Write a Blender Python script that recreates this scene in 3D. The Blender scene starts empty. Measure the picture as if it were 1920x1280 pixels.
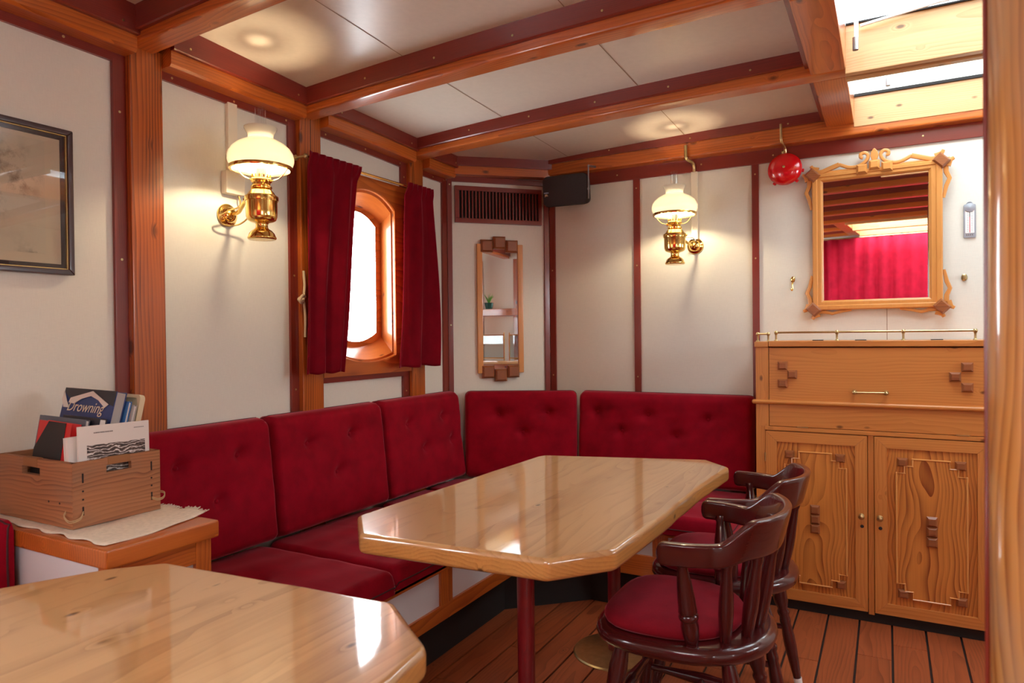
import bpy, bmesh, math, random
from mathutils import Vector, Matrix

random.seed(7)
R = math.radians
PI = math.pi
SC = bpy.context.scene
COL = SC.collection

# ------------------------------------------------------------------ camera, world, light, exposure
cam_d = bpy.data.cameras.new('camera')
cam_d.sensor_width = 36.0
cam_d.lens = 24.0
cam_d.clip_start = 0.02
cam_d.dof.use_dof = True
cam_d.dof.focus_distance = 2.7
cam_d.dof.aperture_fstop = 5.6
cam = bpy.data.objects.new('camera', cam_d)
COL.objects.link(cam)
YAW, PITCH, ROLL = R(28.77), R(0.546), R(0.6136)
_f = Vector((-math.sin(YAW) * math.cos(PITCH), math.cos(YAW) * math.cos(PITCH), -math.sin(PITCH)))
_r = Vector((math.cos(YAW), math.sin(YAW), 0))
_d = _f.cross(_r)
_r2 = _r * math.cos(ROLL) + _d * math.sin(ROLL)
_d2 = _d * math.cos(ROLL) - _r * math.sin(ROLL)
cam.matrix_world = Matrix(((_r2.x, -_d2.x, -_f.x, 0), (_r2.y, -_d2.y, -_f.y, 0), (_r2.z, -_d2.z, -_f.z, 1.24), (0, 0, 0, 1)))
SC.camera = cam

W = bpy.data.worlds.new('daylight')
SC.world = W
W.use_nodes = True
_bg = W.node_tree.nodes['Background']
_bg.inputs[0].default_value = (0.87, 0.945, 1.0, 1)
_bg.inputs[1].default_value = 18.0
SC.view_settings.view_transform = 'Standard'
SC.view_settings.look = 'None'
SC.view_settings.exposure = 0.2
SC.view_settings.gamma = 1.0
SC.view_settings.use_curve_mapping = False
SC.cycles.use_denoising = True
SC.cycles.max_bounces = 10
SC.cycles.diffuse_bounces = 6
SC.cycles.glossy_bounces = 5
SC.cycles.transparent_max_bounces = 12
SC.cycles.caustics_reflective = False
SC.cycles.caustics_refractive = False
SC.cycles.sample_clamp_indirect = 12.0


def portal(name, loc, direction, sx, sy):
    """sampling portal for the daylight that comes in through an opening (gives no light of its own)"""
    l = bpy.data.lights.new(name, 'AREA')
    l.shape = 'RECTANGLE'
    l.size, l.size_y = sx, sy
    l.cycles.is_portal = True
    o = bpy.data.objects.new(name, l)
    COL.objects.link(o)
    o.location = loc
    o.rotation_euler = Vector(direction).to_track_quat('-Z', 'Y').to_euler()


SKY_X0, SKY_X1 = -0.13, 0.74
SKY_BAYS = [(2.19, 2.86, 2.385, SKY_X0), (2.95, 3.62, 2.352, SKY_X0), (-1.485, -0.84, 2.42, -0.70), (-2.22, -1.575, 2.42, -0.70)]
for _a, _b, _z, _x0 in SKY_BAYS:
    portal('skylight_portal', ((_x0 + SKY_X1) / 2, (_a + _b) / 2, _z + 0.012), (0, 0, -1), SKY_X1 - _x0 + .06, _b - _a + .06)
portal('window_portal', (-2.272, 2.545, 1.53), (1, 0, 0), 0.74, 0.42)
portal('starboard_window_portal', (2.272, 0.80, 1.27), (-1, 0, 0), 0.34, 0.40)
portal('starboard_window_portal', (2.272, -1.55, 1.48), (-1, 0, 0), 0.94, 0.84)  # rear window out of view, added for fill light
for _y in (-1.55, -0.45):  # two unseen port windows, added as fill from behind
    portal('port_fill_window_portal', (-2.272, _y, 1.48), (1, 0, 0), 0.94, 0.84)
portal('starboard_window_portal', (2.272, 2.45, 1.63), (-1, 0, 0), 0.64, 1.24)  # forward window, unseen, added to brighten the left wall


# ------------------------------------------------------------------ materials
def srgb(r, g, b):
    def c(v):
        v /= 255.0
        return v / 12.92 if v <= 0.04045 else ((v + 0.055) / 1.055) ** 2.4
    return (c(r), c(g), c(b), 1)


class NT:
    def __init__(self, name):
        self.m = bpy.data.materials.new(name)
        self.m.use_nodes = True
        self.t = self.m.node_tree
        self.t.nodes.clear()
        self.out = self.t.nodes.new('ShaderNodeOutputMaterial')

    def n(self, typ, ins=None, **props):
        nd = self.t.nodes.new(typ)
        for k, v in props.items():
            setattr(nd, k, v)
        for k, v in (ins or {}).items():
            s = nd.inputs[k]
            if isinstance(v, bpy.types.NodeSocket):
                self.t.links.new(v, s)
            else:
                s.default_value = v
        return nd

    def math(self, op, a, b=0.0, c=None):
        d = {0: a, 1: b}
        if c is not None:
            d[2] = c
        return self.n('ShaderNodeMath', d, operation=op).outputs[0]

    def mix(self, fac, a, b, blend='MIX'):
        nd = self.n('ShaderNodeMix', None, data_type='RGBA', blend_type=blend)
        for i, v in ((0, fac), (6, a), (7, b)):
            if isinstance(v, bpy.types.NodeSocket):
                self.t.links.new(v, nd.inputs[i])
            else:
                nd.inputs[i].default_value = v
        return nd.outputs[2]

    def ramp(self, fac, stops):
        nd = self.n('ShaderNodeValToRGB', {0: fac})
        e = nd.color_ramp.elements
        while len(e) < len(stops):
            e.new(0.5)
        for el, (p, c) in zip(e, stops):
            el.position = p
            el.color = c if len(c) == 4 else (*c, 1)
        return nd.outputs[0]

    def vmul(self, v, s):
        return self.n('ShaderNodeVectorMath', {0: v, 1: s}, operation='MULTIPLY').outputs[0]

    def bsdf(self, **kw):
        nd = self.n('ShaderNodeBsdfPrincipled')
        for k, v in kw.items():
            s = nd.inputs[k.replace('_', ' ')]
            if isinstance(v, bpy.types.NodeSocket):
                self.t.links.new(v, s)
            else:
                s.default_value = v
        return nd

    def done(self, shader):
        self.t.links.new(shader, self.out.inputs[0])
        return self.m


def wood(name, light, dark, ring=40.0, dist=20.0, contrast=1.0, rough=0.35, coat=0.5, coat_rough=0.08, knots=0.05,
         knot_col=None, tone=0.25, bump=0.0, grey=None, xs=0.25, dscale=8.0, spec=0.4, boards=0.0, coord_detail=2.0, coat_ior=1.5, fibre=0.4):
    """ring-grained wood; the 'wood' attribute runs along the grain in x"""
    t = NT(name)
    w = t.n('ShaderNodeAttribute', attribute_name='wood').outputs['Vector']
    btone = None
    if boards:
        sy = t.n('ShaderNodeSeparateXYZ', {0: w}).outputs[1]
        bid = t.math('FLOOR', t.math('DIVIDE', sy, boards))
        rnd = t.n('ShaderNodeTexWhiteNoise', {'W': bid}, noise_dimensions='1D')
        w = t.n('ShaderNodeVectorMath', {0: w, 1: t.n('ShaderNodeVectorMath', {0: rnd.outputs['Color'], 1: (3.0, 0.35, 0.35)}, operation='MULTIPLY').outputs[0]}, operation='ADD').outputs[0]
        btone = t.math('SUBTRACT', rnd.outputs['Value'], 0.5)
    kv = t.n('ShaderNodeTexVoronoi', {'Vector': t.vmul(w, (5.5, 11.0, 11.0)), 'Scale': 1.0, 'Randomness': 1.0}).outputs['Distance']
    kd = t.n('ShaderNodeMapRange', {0: kv, 1: 0.0, 2: 0.24, 3: 1.0, 4: 0.0}, interpolation_type='SMOOTHSTEP').outputs[0]
    warp = t.n('ShaderNodeCombineXYZ', {0: 0.0, 1: t.math('MULTIPLY', kd, 0.02 if knots else 0.0), 2: t.math('MULTIPLY', kd, 0.014 if knots else 0.0)}).outputs[0]
    p = t.n('ShaderNodeVectorMath', {0: t.vmul(w, (xs, 1, 1)), 1: warp}, operation='ADD').outputs[0]
    rings = t.n('ShaderNodeTexWave', {'Vector': p, 'Scale': ring, 'Distortion': dist, 'Detail': coord_detail, 'Detail Scale': dscale / ring, 'Detail Roughness': 0.4},
                wave_type='RINGS', rings_direction='X', wave_profile='SAW').outputs['Fac']
    rp = t.math('POWER', rings, 2.0)
    fib = t.n('ShaderNodeTexNoise', {'Vector': t.vmul(w, (5, 190, 190)), 'Scale': 1.0, 'Detail': 2.0}).outputs['Fac']
    lo = t.n('ShaderNodeTexNoise', {'Vector': t.vmul(w, (1.4, 9, 9)), 'Scale': 1.0, 'Detail': 3.0}).outputs['Fac']
    md = t.n('ShaderNodeTexNoise', {'Vector': t.vmul(w, (2.2, 22, 22)), 'Scale': 1.0, 'Detail': 2.0}).outputs['Fac']
    fac = t.math('MULTIPLY', rp, t.math('MULTIPLY', t.n('ShaderNodeMapRange', {0: md, 1: 0.3, 2: 0.7, 3: 0.25, 4: 1.25}).outputs[0], contrast))
    fac = t.math('ADD', fac, t.math('MULTIPLY', t.math('SUBTRACT', lo, 0.42), tone * 2))
    fac = t.math('ADD', fac, t.math('MULTIPLY', t.math('SUBTRACT', fib, 0.5), fibre))
    if btone is not None:
        fac = t.math('ADD', fac, t.math('MULTIPLY', btone, 0.5))
    fac = t.n('ShaderNodeClamp', {0: fac}).outputs[0]
    col = t.mix(fac, light, dark)
    if grey:
        g = t.n('ShaderNodeTexNoise', {'Vector': t.vmul(w, (5, 14, 14)), 'Scale': 1.0, 'Detail': 5.0}).outputs['Fac']
        col = t.mix(t.n('ShaderNodeMapRange', {0: g, 1: 0.45, 2: 0.75, 3: 0.0, 4: 0.7}).outputs[0], col, grey)
    if knots:
        k = t.n('ShaderNodeMapRange', {0: kv, 1: knots * 0.6, 2: knots * 1.25, 3: 1.0, 4: 0.0}).outputs[0]
        col = t.mix(t.math('MULTIPLY', k, 0.85), col, knot_col or tuple(c * 0.25 for c in dark[:3]) + (1,))
    kw = dict(Base_Color=col, Roughness=rough, Coat_Weight=coat, Coat_Roughness=coat_rough, Coat_IOR=coat_ior, Specular_IOR_Level=spec)
    if bump:
        bn = t.n('ShaderNodeTexNoise', {'Vector': t.vmul(w, (2.2, 9, 9)), 'Scale': 2.5, 'Detail': 2.0}).outputs['Fac']
        b = t.n('ShaderNodeBump', {'Strength': bump, 'Distance': 0.004, 'Height': bn}).outputs[0]
        kw['Coat_Normal'] = b
        kw['Normal'] = b
    return t.done(t.bsdf(**kw).outputs[0])


def simple(name, col, rough=0.5, metal=0.0, coat=0.0, sheen=0.0, spec=0.5, var=0.0, vscale=20.0, bump=0.0, bscale=60.0):
    t = NT(name)
    c = col
    kw = {}
    co = None
    if var or bump:
        co = t.n('ShaderNodeTexCoord').outputs['Object']
    if var:
        nz = t.n('ShaderNodeTexNoise', {'Vector': co, 'Scale': vscale, 'Detail': 4.0}).outputs['Fac']
        c = t.mix(t.math('MULTIPLY_ADD', nz, 2.0, -0.5), tuple(v * (1 - var) for v in col[:3]) + (1,), tuple(min(1, v * (1 + var)) for v in col[:3]) + (1,))
    if bump:
        bz = t.n('ShaderNodeTexNoise', {'Vector': co, 'Scale': bscale, 'Detail': 3.0}).outputs['Fac']
        kw['Normal'] = t.n('ShaderNodeBump', {'Strength': bump, 'Distance': 0.003, 'Height': bz}).outputs[0]
    return t.done(t.bsdf(Base_Color=c, Roughness=rough, Metallic=metal, Coat_Weight=coat, Coat_Roughness=0.06, Sheen_Weight=sheen, Sheen_Roughness=0.35, Specular_IOR_Level=spec, **kw).outputs[0])


def laminate(name, col, rough, amount=0.05):
    t = NT(name)
    co = t.n('ShaderNodeTexCoord').outputs['Object']
    a = t.n('ShaderNodeTexNoise', {'Vector': t.vmul(co, (40, 40, 900)), 'Scale': 1.0, 'Detail': 1.0}).outputs['Fac']
    b = t.n('ShaderNodeTexNoise', {'Vector': t.vmul(co, (700, 700, 30)), 'Scale': 1.0, 'Detail': 1.0}).outputs['Fac']
    w = t.math('ADD', a, b)
    f = t.n('ShaderNodeMapRange', {0: w, 1: 0.7, 2: 1.3, 3: 0.0, 4: 1.0}).outputs[0]
    c = t.mix(f, tuple(v * (1 - amount) for v in col[:3]) + (1,), tuple(min(1, v * (1 + amount)) for v in col[:3]) + (1,))
    return t.done(t.bsdf(Base_Color=c, Roughness=rough, Specular_IOR_Level=0.4).outputs[0])


def velvet(name, col, trans=0.0, rough=0.8, sheen=0.7):
    t = NT(name)
    co = t.n('ShaderNodeTexCoord').outputs['Object']
    nz = t.n('ShaderNodeTexNoise', {'Vector': co, 'Scale': 14.0, 'Detail': 4.0}).outputs['Fac']
    fz = t.n('ShaderNodeTexNoise', {'Vector': co, 'Scale': 420.0, 'Detail': 2.0}).outputs['Fac']
    f = t.math('ADD', t.math('MULTIPLY', nz, 0.7), t.math('MULTIPLY', fz, 0.3))
    c = t.mix(t.n('ShaderNodeMapRange', {0: f, 1: 0.3, 2: 0.7, 3: 0.0, 4: 1.0}).outputs[0], tuple(v * 0.75 for v in col[:3]) + (1,), tuple(min(1, v * 1.2) for v in col[:3]) + (1,))
    b = t.bsdf(Base_Color=c, Roughness=rough, Sheen_Weight=sheen, Sheen_Roughness=0.3, Sheen_Tint=(1.0, 0.30, 0.36, 1), Specular_IOR_Level=0.1)
    if trans:
        tr = t.n('ShaderNodeBsdfTranslucent', {'Color': tuple(min(1, v * 1.1) for v in col[:3]) + (1,)})
        mx = t.n('ShaderNodeMixShader', {0: trans, 1: b.outputs[0], 2: tr.outputs[0]})
        return t.done(mx.outputs[0])
    return t.done(b.outputs[0])


def glass(name, tint=(0.97, 0.98, 0.98, 1), refl=1.0):
    t = NT(name)
    fc = t.n('ShaderNodeLayerWeight', {'Blend': 0.5}).outputs['Facing']     # the same on both faces of a pane
    fr = t.math('MULTIPLY_ADD', t.math('POWER', fc, 5.0), 0.9, 0.04)
    a = t.n('ShaderNodeBsdfTransparent', {'Color': tint})
    g = t.n('ShaderNodeBsdfGlossy', {'Color': (1, 1, 1, 1), 'Roughness': 0.01})
    return t.done(t.n('ShaderNodeMixShader', {0: t.math('MULTIPLY', fr, refl), 1: a.outputs[0], 2: g.outputs[0]}).outputs[0])


def milk_glass(name):
    t = NT(name)
    d = t.n('ShaderNodeBsdfDiffuse', {'Color': (0.9, 0.88, 0.82, 1)})
    tr = t.n('ShaderNodeBsdfTranslucent', {'Color': (0.95, 0.9, 0.8, 1)})
    g = t.n('ShaderNodeBsdfGlossy', {'Roughness': 0.08})
    m1 = t.n('ShaderNodeMixShader', {0: 0.62, 1: d.outputs[0], 2: tr.outputs[0]})
    fr = t.n('ShaderNodeFresnel', {'IOR': 1.45}).outputs[0]
    return t.done(t.n('ShaderNodeMixShader', {0: fr, 1: m1.outputs[0], 2: g.outputs[0]}).outputs[0])


def emis(name, col, s):
    t = NT(name)
    return t.done(t.n('ShaderNodeEmission', {'Color': col, 'Strength': s}).outputs[0])


def old_print(name, paper, ink):
    t = NT(name)
    co = t.n('ShaderNodeTexCoord').outputs['Object']
    a = t.n('ShaderNodeTexNoise', {'Vector': co, 'Scale': 14.0, 'Detail': 7.0, 'Roughness': 0.7}).outputs['Fac']
    b = t.n('ShaderNodeTexNoise', {'Vector': co, 'Scale': 5.0, 'Detail': 2.0}).outputs['Fac']
    f = t.n('ShaderNodeMapRange', {0: a, 1: 0.48, 2: 0.62, 3: 0.0, 4: 1.0}).outputs[0]
    f = t.math('MULTIPLY', f, t.n('ShaderNodeMapRange', {0: b, 1: 0.4, 2: 0.6, 3: 0.1, 4: 0.8}).outputs[0])
    return t.done(t.bsdf(Base_Color=t.mix(f, paper, ink), Roughness=0.7).outputs[0])


def photo_print(name):
    t = NT(name)
    co = t.n('ShaderNodeTexCoord').outputs['Object']
    a = t.n('ShaderNodeTexWave', {'Vector': t.vmul(co, (1, 1, 2.4)), 'Scale': 16.0, 'Distortion': 14.0, 'Detail': 4.0, 'Detail Scale': 1.6}, bands_direction='Z').outputs['Fac']
    return t.done(t.bsdf(Base_Color=t.ramp(a, [(0.0, (0.03, 0.015, 0.012)), (0.55, (0.12, 0.07, 0.05)), (0.8, (0.3, 0.22, 0.18)), (1.0, (0.75, 0.7, 0.66))]), Roughness=0.4).outputs[0])


M = dict(
    pine=wood('varnished_pine', srgb(194, 102, 36), srgb(132, 56, 15), ring=34, contrast=0.7, rough=0.35, coat=0.6, coat_rough=0.1, knots=0.12),
    pine_post=wood('varnished_post_pine', srgb(182, 92, 30), srgb(98, 40, 10), ring=32, contrast=0.95, rough=0.35, coat=0.45, coat_rough=0.12, knots=0.17, dist=13, xs=0.16),
    pine_pale=wood('pale_pine', srgb(206, 160, 106), srgb(170, 112, 62), ring=40, contrast=0.5, rough=0.45, coat=0.2, knots=0.08),
    mahogany=wood('mahogany', srgb(126, 40, 26), srgb(82, 20, 16), ring=70, contrast=0.4, rough=0.35, coat=0.5, coat_rough=0.15, knots=0),
    cab=wood('cabinet_pine', srgb(206, 132, 64), srgb(172, 96, 38), ring=30, contrast=0.55, rough=0.4, coat=0.35, coat_rough=0.2, knots=0.08, tone=0.2),
    cab_field=wood('figured_door_pine', srgb(210, 134, 60), srgb(134, 64, 22), ring=22, contrast=0.95, dist=26.0, rough=0.4, coat=0.35, coat_rough=0.2, knots=0, tone=0.1, xs=0.42, dscale=7, coord_detail=1.0),
    block=wood('brown_block_wood', srgb(152, 90, 52), srgb(104, 54, 30), ring=60, contrast=0.5, rough=0.35, coat=0.4, knots=0),
    table=wood('lacquered_table_wood', srgb(198, 150, 98), srgb(140, 88, 48), ring=24, contrast=0.45, dist=26.0, rough=0.32, coat=1.0, coat_rough=0.05, knots=0.07, tone=0.4, bump=0.03, xs=0.22, dscale=6, boards=0.135, coat_ior=1.75, spec=0.2),
    edge=wood('table_edge_wood', srgb(196, 138, 74), srgb(138, 84, 38), ring=30, contrast=0.5, rough=0.3, coat=0.8, coat_rough=0.06, knots=0.08),
    chair=wood('dark_chair_wood', srgb(74, 20, 20), srgb(44, 10, 12), ring=60, contrast=0.12, tone=0.15, fibre=0.08, rough=0.25, coat=0.7, coat_rough=0.06, knots=0),
    floor=wood('floor_planks', srgb(156, 78, 42), srgb(98, 44, 22), ring=26, contrast=0.6, rough=0.4, coat=0.25, coat_rough=0.25, knots=0.03, tone=0.35),
    crate=wood('worn_crate_wood', srgb(172, 114, 74), srgb(106, 62, 40), ring=30, contrast=0.75, rough=0.65, coat=0.0, knots=0.05, tone=0.4, xs=0.35, grey=srgb(140, 108, 84)),
    mast=wood('round_pillar_pine', srgb(198, 134, 68), srgb(138, 76, 32), ring=22, contrast=1.0, dist=24, rough=0.28, coat=0.9, coat_rough=0.06, knots=0.04, tone=0.35, grey=srgb(168, 134, 104), bump=0.12),
    frame_wood=wood('mirror_frame_wood', srgb(210, 144, 74), srgb(184, 112, 50), ring=44, contrast=0.25, rough=0.35, coat=0.45, coat_rough=0.15, knots=0),
    moulding=wood('pale_moulding_wood', srgb(222, 156, 84), srgb(196, 122, 58), ring=60, contrast=0.2, rough=0.3, coat=0.5, coat_rough=0.1, knots=0),
    wall=laminate('wall_laminate', srgb(222, 219, 206), 0.45, 0.035),
    ceil=laminate('ceiling_laminate', srgb(212, 200, 184), 0.3, 0.03),
    panel=simple('white_panel', srgb(216, 214, 216), 0.4),
    seam=simple('panel_seam', srgb(150, 120, 92), 0.7),
    caulk=simple('black_caulk', (0.012, 0.010, 0.009, 1), 0.5),
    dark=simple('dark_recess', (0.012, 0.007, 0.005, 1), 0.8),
    velvet=velvet('red_velvet', srgb(140, 6, 29)),
    velvet_seat=velvet('red_velvet_seat', srgb(136, 22, 36), sheen=0.5),
    curtain=velvet('red_curtain_velvet', srgb(134, 8, 30), trans=0.35, sheen=0.9),
    curtain_rear_skylit=velvet('skylit_rear_curtain_velvet', srgb(176, 24, 50), trans=0.2),  # lighter red than the window curtains, stands in for skylight falling on it
    piping=simple('dark_piping', srgb(70, 14, 20), 0.7),
    brass=simple('polished_brass', (0.83, 0.56, 0.17, 1), 0.14, 1.0, var=0.06, vscale=30),
    brass_old=simple('aged_brass', (0.55, 0.42, 0.2, 1), 0.3, 1.0, var=0.15, vscale=40),
    chrome=simple('grey_metal', (0.3, 0.3, 0.3, 1), 0.4, 0.8),
    mirror=simple('mirror_silver', (0.9, 0.91, 0.9, 1), 0.01, 1.0),
    glass=glass('clear_glass'),
    sky_glass=glass('dimming_skylight_glass', (0.62, 0.65, 0.66, 1)),  # grey tint added to weaken the daylight from the front skylights
    frost=glass('etched_glass', (0.8, 0.84, 0.85, 1)),
    milk=milk_glass('opal_glass'),
    filament=emis('lamp_glow', (1.0, 0.72, 0.36, 1), 60.0),
    plastic=simple('cream_plastic', srgb(228, 220, 200), 0.4),
    red_paint=simple('red_bell_paint', srgb(206, 8, 20), 0.18, coat=0.7),
    leg_paint=simple('dark_red_leg_paint', srgb(118, 14, 22), 0.3, coat=0.5, var=0.15, vscale=30),
    black=simple('speaker_black', srgb(46, 36, 34), 0.75, var=0.15, vscale=200),
    frame_dark=simple('dark_picture_frame', srgb(58, 30, 28), 0.3, coat=0.4),
    gold=simple('gilt_line', srgb(196, 160, 96), 0.35, 0.6),
    mat_dark=simple('dark_mat', srgb(62, 52, 50), 0.8),
    mat_cream=simple('cream_mat', srgb(205, 188, 160), 0.8),
    chart=old_print('old_chart', srgb(200, 186, 160), srgb(96, 82, 68)),
    photo=photo_print('cover_photo'),
    paper=simple('paper', srgb(224, 216, 208), 0.6),
    paper_grey=simple('grey_paper', srgb(172, 166, 162), 0.7),
    book_black=simple('black_cover', srgb(40, 34, 34), 0.6),
    book_red=simple('red_cover', srgb(206, 30, 30), 0.4),
    book_slate=simple('slate_cover', srgb(96, 104, 116), 0.5),
    book_blue=simple('blue_cover', srgb(36, 56, 116), 0.35),
    book_navy=simple('navy_cover', srgb(40, 38, 48), 0.45),
    book_sky=simple('light_blue_cover', srgb(64, 116, 176), 0.4),
    cream=simple('cream_tray', srgb(214, 196, 160), 0.45),
    text=simple('cream_lettering', srgb(228, 214, 190), 0.5),
    print_grey=simple('grey_lettering', srgb(120, 112, 106), 0.6),
    badge=simple('cream_badge', srgb(246, 222, 184), 0.4),
    badge_blue=simple('pale_blue_strip', srgb(170, 190, 220), 0.4),
    linen=simple('unbleached_linen', srgb(220, 206, 186), 0.95, var=0.1, vscale=90, bump=0.3, bscale=260),
    cord=simple('natural_cord', srgb(186, 156, 114), 0.85),
    binding=simple('leather_binding', srgb(150, 100, 58), 0.7),
    rope=simple('rope', srgb(206, 184, 150), 0.9),
    thermo=simple('aluminium', srgb(176, 186, 196), 0.35, 0.7),
    thermo_red=simple('thermometer_red', srgb(206, 50, 60), 0.4),
    white=simple('white_paint', srgb(238, 236, 232), 0.5),
    leaf=simple('plant_green', srgb(86, 150, 52), 0.5),
    pot=simple('green_pot', srgb(20, 70, 62), 0.3),
)


# ------------------------------------------------------------------ mesh helpers
LOCAL = set()          # things whose parts are built in the thing's own space


class B:
    """collects shapes in one bmesh, with a 'wood' vector per vertex (x runs along the grain)"""

    def __init__(self):
        self.bm = bmesh.new()
        self.wl = self.bm.verts.layers.float_vector.new('wood')
        self.mat = Matrix.Identity(4)

    def add(self, verts, faces, wood, mi=0):
        vs = []
        for v, w in zip(verts, wood):
            nv = self.bm.verts.new(self.mat @ Vector(v))
            nv[self.wl] = Vector(w)
            vs.append(nv)
        for f in faces:
            try:
                fc = self.bm.faces.new([vs[i] for i in f])
                fc.material_index = mi
                fc.smooth = True
            except ValueError:
                pass

    fixed = None

    @staticmethod
    def off():
        if B.fixed is not None:
            return B.fixed.copy()
        return Vector((random.uniform(-5, 5), random.uniform(-.12, .12), random.uniform(-.12, .12)))

    def box(self, x0, x1, y0, y1, z0, z1, bev=0.002, ax='x', mi=0, off=None):
        t = bmesh.new()
        bmesh.ops.create_cube(t, size=1.0)
        c = Vector(((x0 + x1) / 2, (y0 + y1) / 2, (z0 + z1) / 2))
        s = Vector((abs(x1 - x0), abs(y1 - y0), abs(z1 - z0)))
        for v in t.verts:
            v.co = Vector((v.co.x * s.x, v.co.y * s.y, v.co.z * s.z))
        bv = min(bev, min(s) * 0.45)
        if bv > 0:
            bmesh.ops.bevel(t, geom=list(t.edges), offset=bv, segments=2, profile=0.5, affect='EDGES')
        o = off if off is not None else self.off()
        k = {'x': (0, 1, 2), 'y': (1, 0, 2), 'z': (2, 0, 1)}[ax]
        t.verts.index_update()
        self.add([v.co + c for v in t.verts], [[v.index for v in f.verts] for f in t.faces],
                 [Vector((v.co[k[0]], v.co[k[1]], v.co[k[2]])) + o for v in t.verts], mi)
        t.free()

    def loft(self, rings, closed=True, caps=True, mi=0, wood=None):
        n = len(rings[0])
        o = self.off()
        verts, wd = [], []
        s = 0.0
        prev = None
        for ri, ring in enumerate(rings):
            c = sum((Vector(p) for p in ring), Vector()) / n
            if prev is not None:
                s += (c - prev).length
            prev = c
            for p in ring:
                d = Vector(p) - c
                verts.append(Vector(p))
                wd.append(Vector((s, d.x + d.y, d.z)) + o)
        if wood:
            wd = [Vector(wood(v)) + o for v in verts]
        faces = []
        m = n if closed else n - 1
        for i in range(len(rings) - 1):
            for j in range(m):
                a, b = i * n + j, i * n + (j + 1) % n
                faces.append([a, b, b + n, a + n])
        if caps and closed:
            faces.append(list(range(n))[::-1])
            faces.append([(len(rings) - 1) * n + j for j in range(n)])
        self.add(verts, faces, wd, mi)

    def prism(self, poly, fr, h0, h1, bev=0.0, mi=0, ax=0):
        """poly: 2D points; fr: matrix taking (u, v, w) to the place; extruded from w=h0 to w=h1; ax: grain along u (0) or v (1)"""
        t = bmesh.new()
        lo = [t.verts.new((p[0], p[1], h0)) for p in poly]
        f = t.faces.new(lo)
        r = bmesh.ops.extrude_face_region(t, geom=[f])
        for v in r['geom']:
            if isinstance(v, bmesh.types.BMVert):
                v.co.z = h1
        bmesh.ops.recalc_face_normals(t, faces=list(t.faces))
        if bev:
            bmesh.ops.bevel(t, geom=list(t.edges), offset=bev, segments=2, profile=0.5, affect='EDGES', clamp_overlap=True)
        o = self.off()
        t.verts.index_update()
        k = (0, 1, 2) if ax == 0 else (1, 0, 2)
        self.add([fr @ v.co for v in t.verts], [[v.index for v in q.verts] for q in t.faces],
                 [Vector((v.co[k[0]], v.co[k[1]], v.co[k[2]])) + o for v in t.verts], mi)
        t.free()

    def lathe(self, prof, fr=None, seg=24, mi=0, closed=False, caps=True):
        fr = fr or Matrix.Identity(4)
        rings = []
        for r, z in prof:
            rings.append([fr @ Vector((max(r, 1e-5) * math.cos(2 * PI * k / seg), max(r, 1e-5) * math.sin(2 * PI * k / seg), z)) for k in range(seg)])
        self.loft(rings, True, caps, mi)

    def turned(self, p0, p1, prof, seg=16, mi=0):
        """prof: (t along p0..p1, radius)"""
        p0, p1 = Vector(p0), Vector(p1)
        d = p1 - p0
        fr = Matrix.Translation(p0) @ d.to_track_quat('Z', 'Y').to_matrix().to_4x4()
        self.lathe([(r, t * d.length) for t, r in prof], fr, seg, mi)

    def tube(self, path, r, seg=10, mi=0):
        P = [Vector(p) for p in path]
        rings = []
        up = None
        for i, p in enumerate(P):
            d = (P[min(i + 1, len(P) - 1)] - P[max(i - 1, 0)]).normalized()
            if up is None:
                up = d.orthogonal().normalized()
            up = (up - d * up.dot(d)).normalized()
            b = d.cross(up)
            rr = r[i] if isinstance(r, (list, tuple)) else r
            rings.append([p + up * rr * math.cos(2 * PI * k / seg) + b * rr * math.sin(2 * PI * k / seg) for k in range(seg)])
        self.loft(rings, True, True, mi)

    def stroke(self, pts, width, fr, h0, h1, mi=0):
        """a flat ribbon of constant (or listed) width along 2D points, extruded h0..h1 in the frame fr"""
        P = [Vector((p[0], p[1], 0)) for p in pts]
        rings = []
        for i, p in enumerate(P):
            d = (P[min(i + 1, len(P) - 1)] - P[max(i - 1, 0)]).normalized()
            n = Vector((-d.y, d.x, 0))
            w = width[i] if isinstance(width, (list, tuple)) else width
            a, b = p + n * w / 2, p - n * w / 2
            c = min(0.0025, (h1 - h0) * 0.3, w * .3)
            rings.append([fr @ Vector(q) for q in ((a.x, a.y, h0), (a.x, a.y, h1 - c), (*(a - n * c).xy, h1), (*(b + n * c).xy, h1), (b.x, b.y, h1 - c), (b.x, b.y, h0))])
        self.loft(rings, True, True, mi)

    def ball(self, c, r, sz=1.0, seg=12, mi=0, fr=None):
        fr = fr or Matrix.Translation(Vector(c))
        prof = [(r * math.sin(PI * k / 8), -r * sz * math.cos(PI * k / 8)) for k in range(9)]
        self.lathe(prof, fr, seg, mi)

    def grid(self, nu, nv, fn, mi=0, wd=None):
        o = self.off()
        vs, ws = [], []
        for j in range(nv + 1):
            for i in range(nu + 1):
                p = Vector(fn(i / nu, j / nv))
                vs.append(p)
                ws.append(o + (Vector(wd(p)) if wd else p))
        fs = [[j * (nu + 1) + i, j * (nu + 1) + i + 1, (j + 1) * (nu + 1) + i + 1, (j + 1) * (nu + 1) + i] for j in range(nv) for i in range(nu)]
        self.add(vs, fs, ws, mi)

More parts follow.
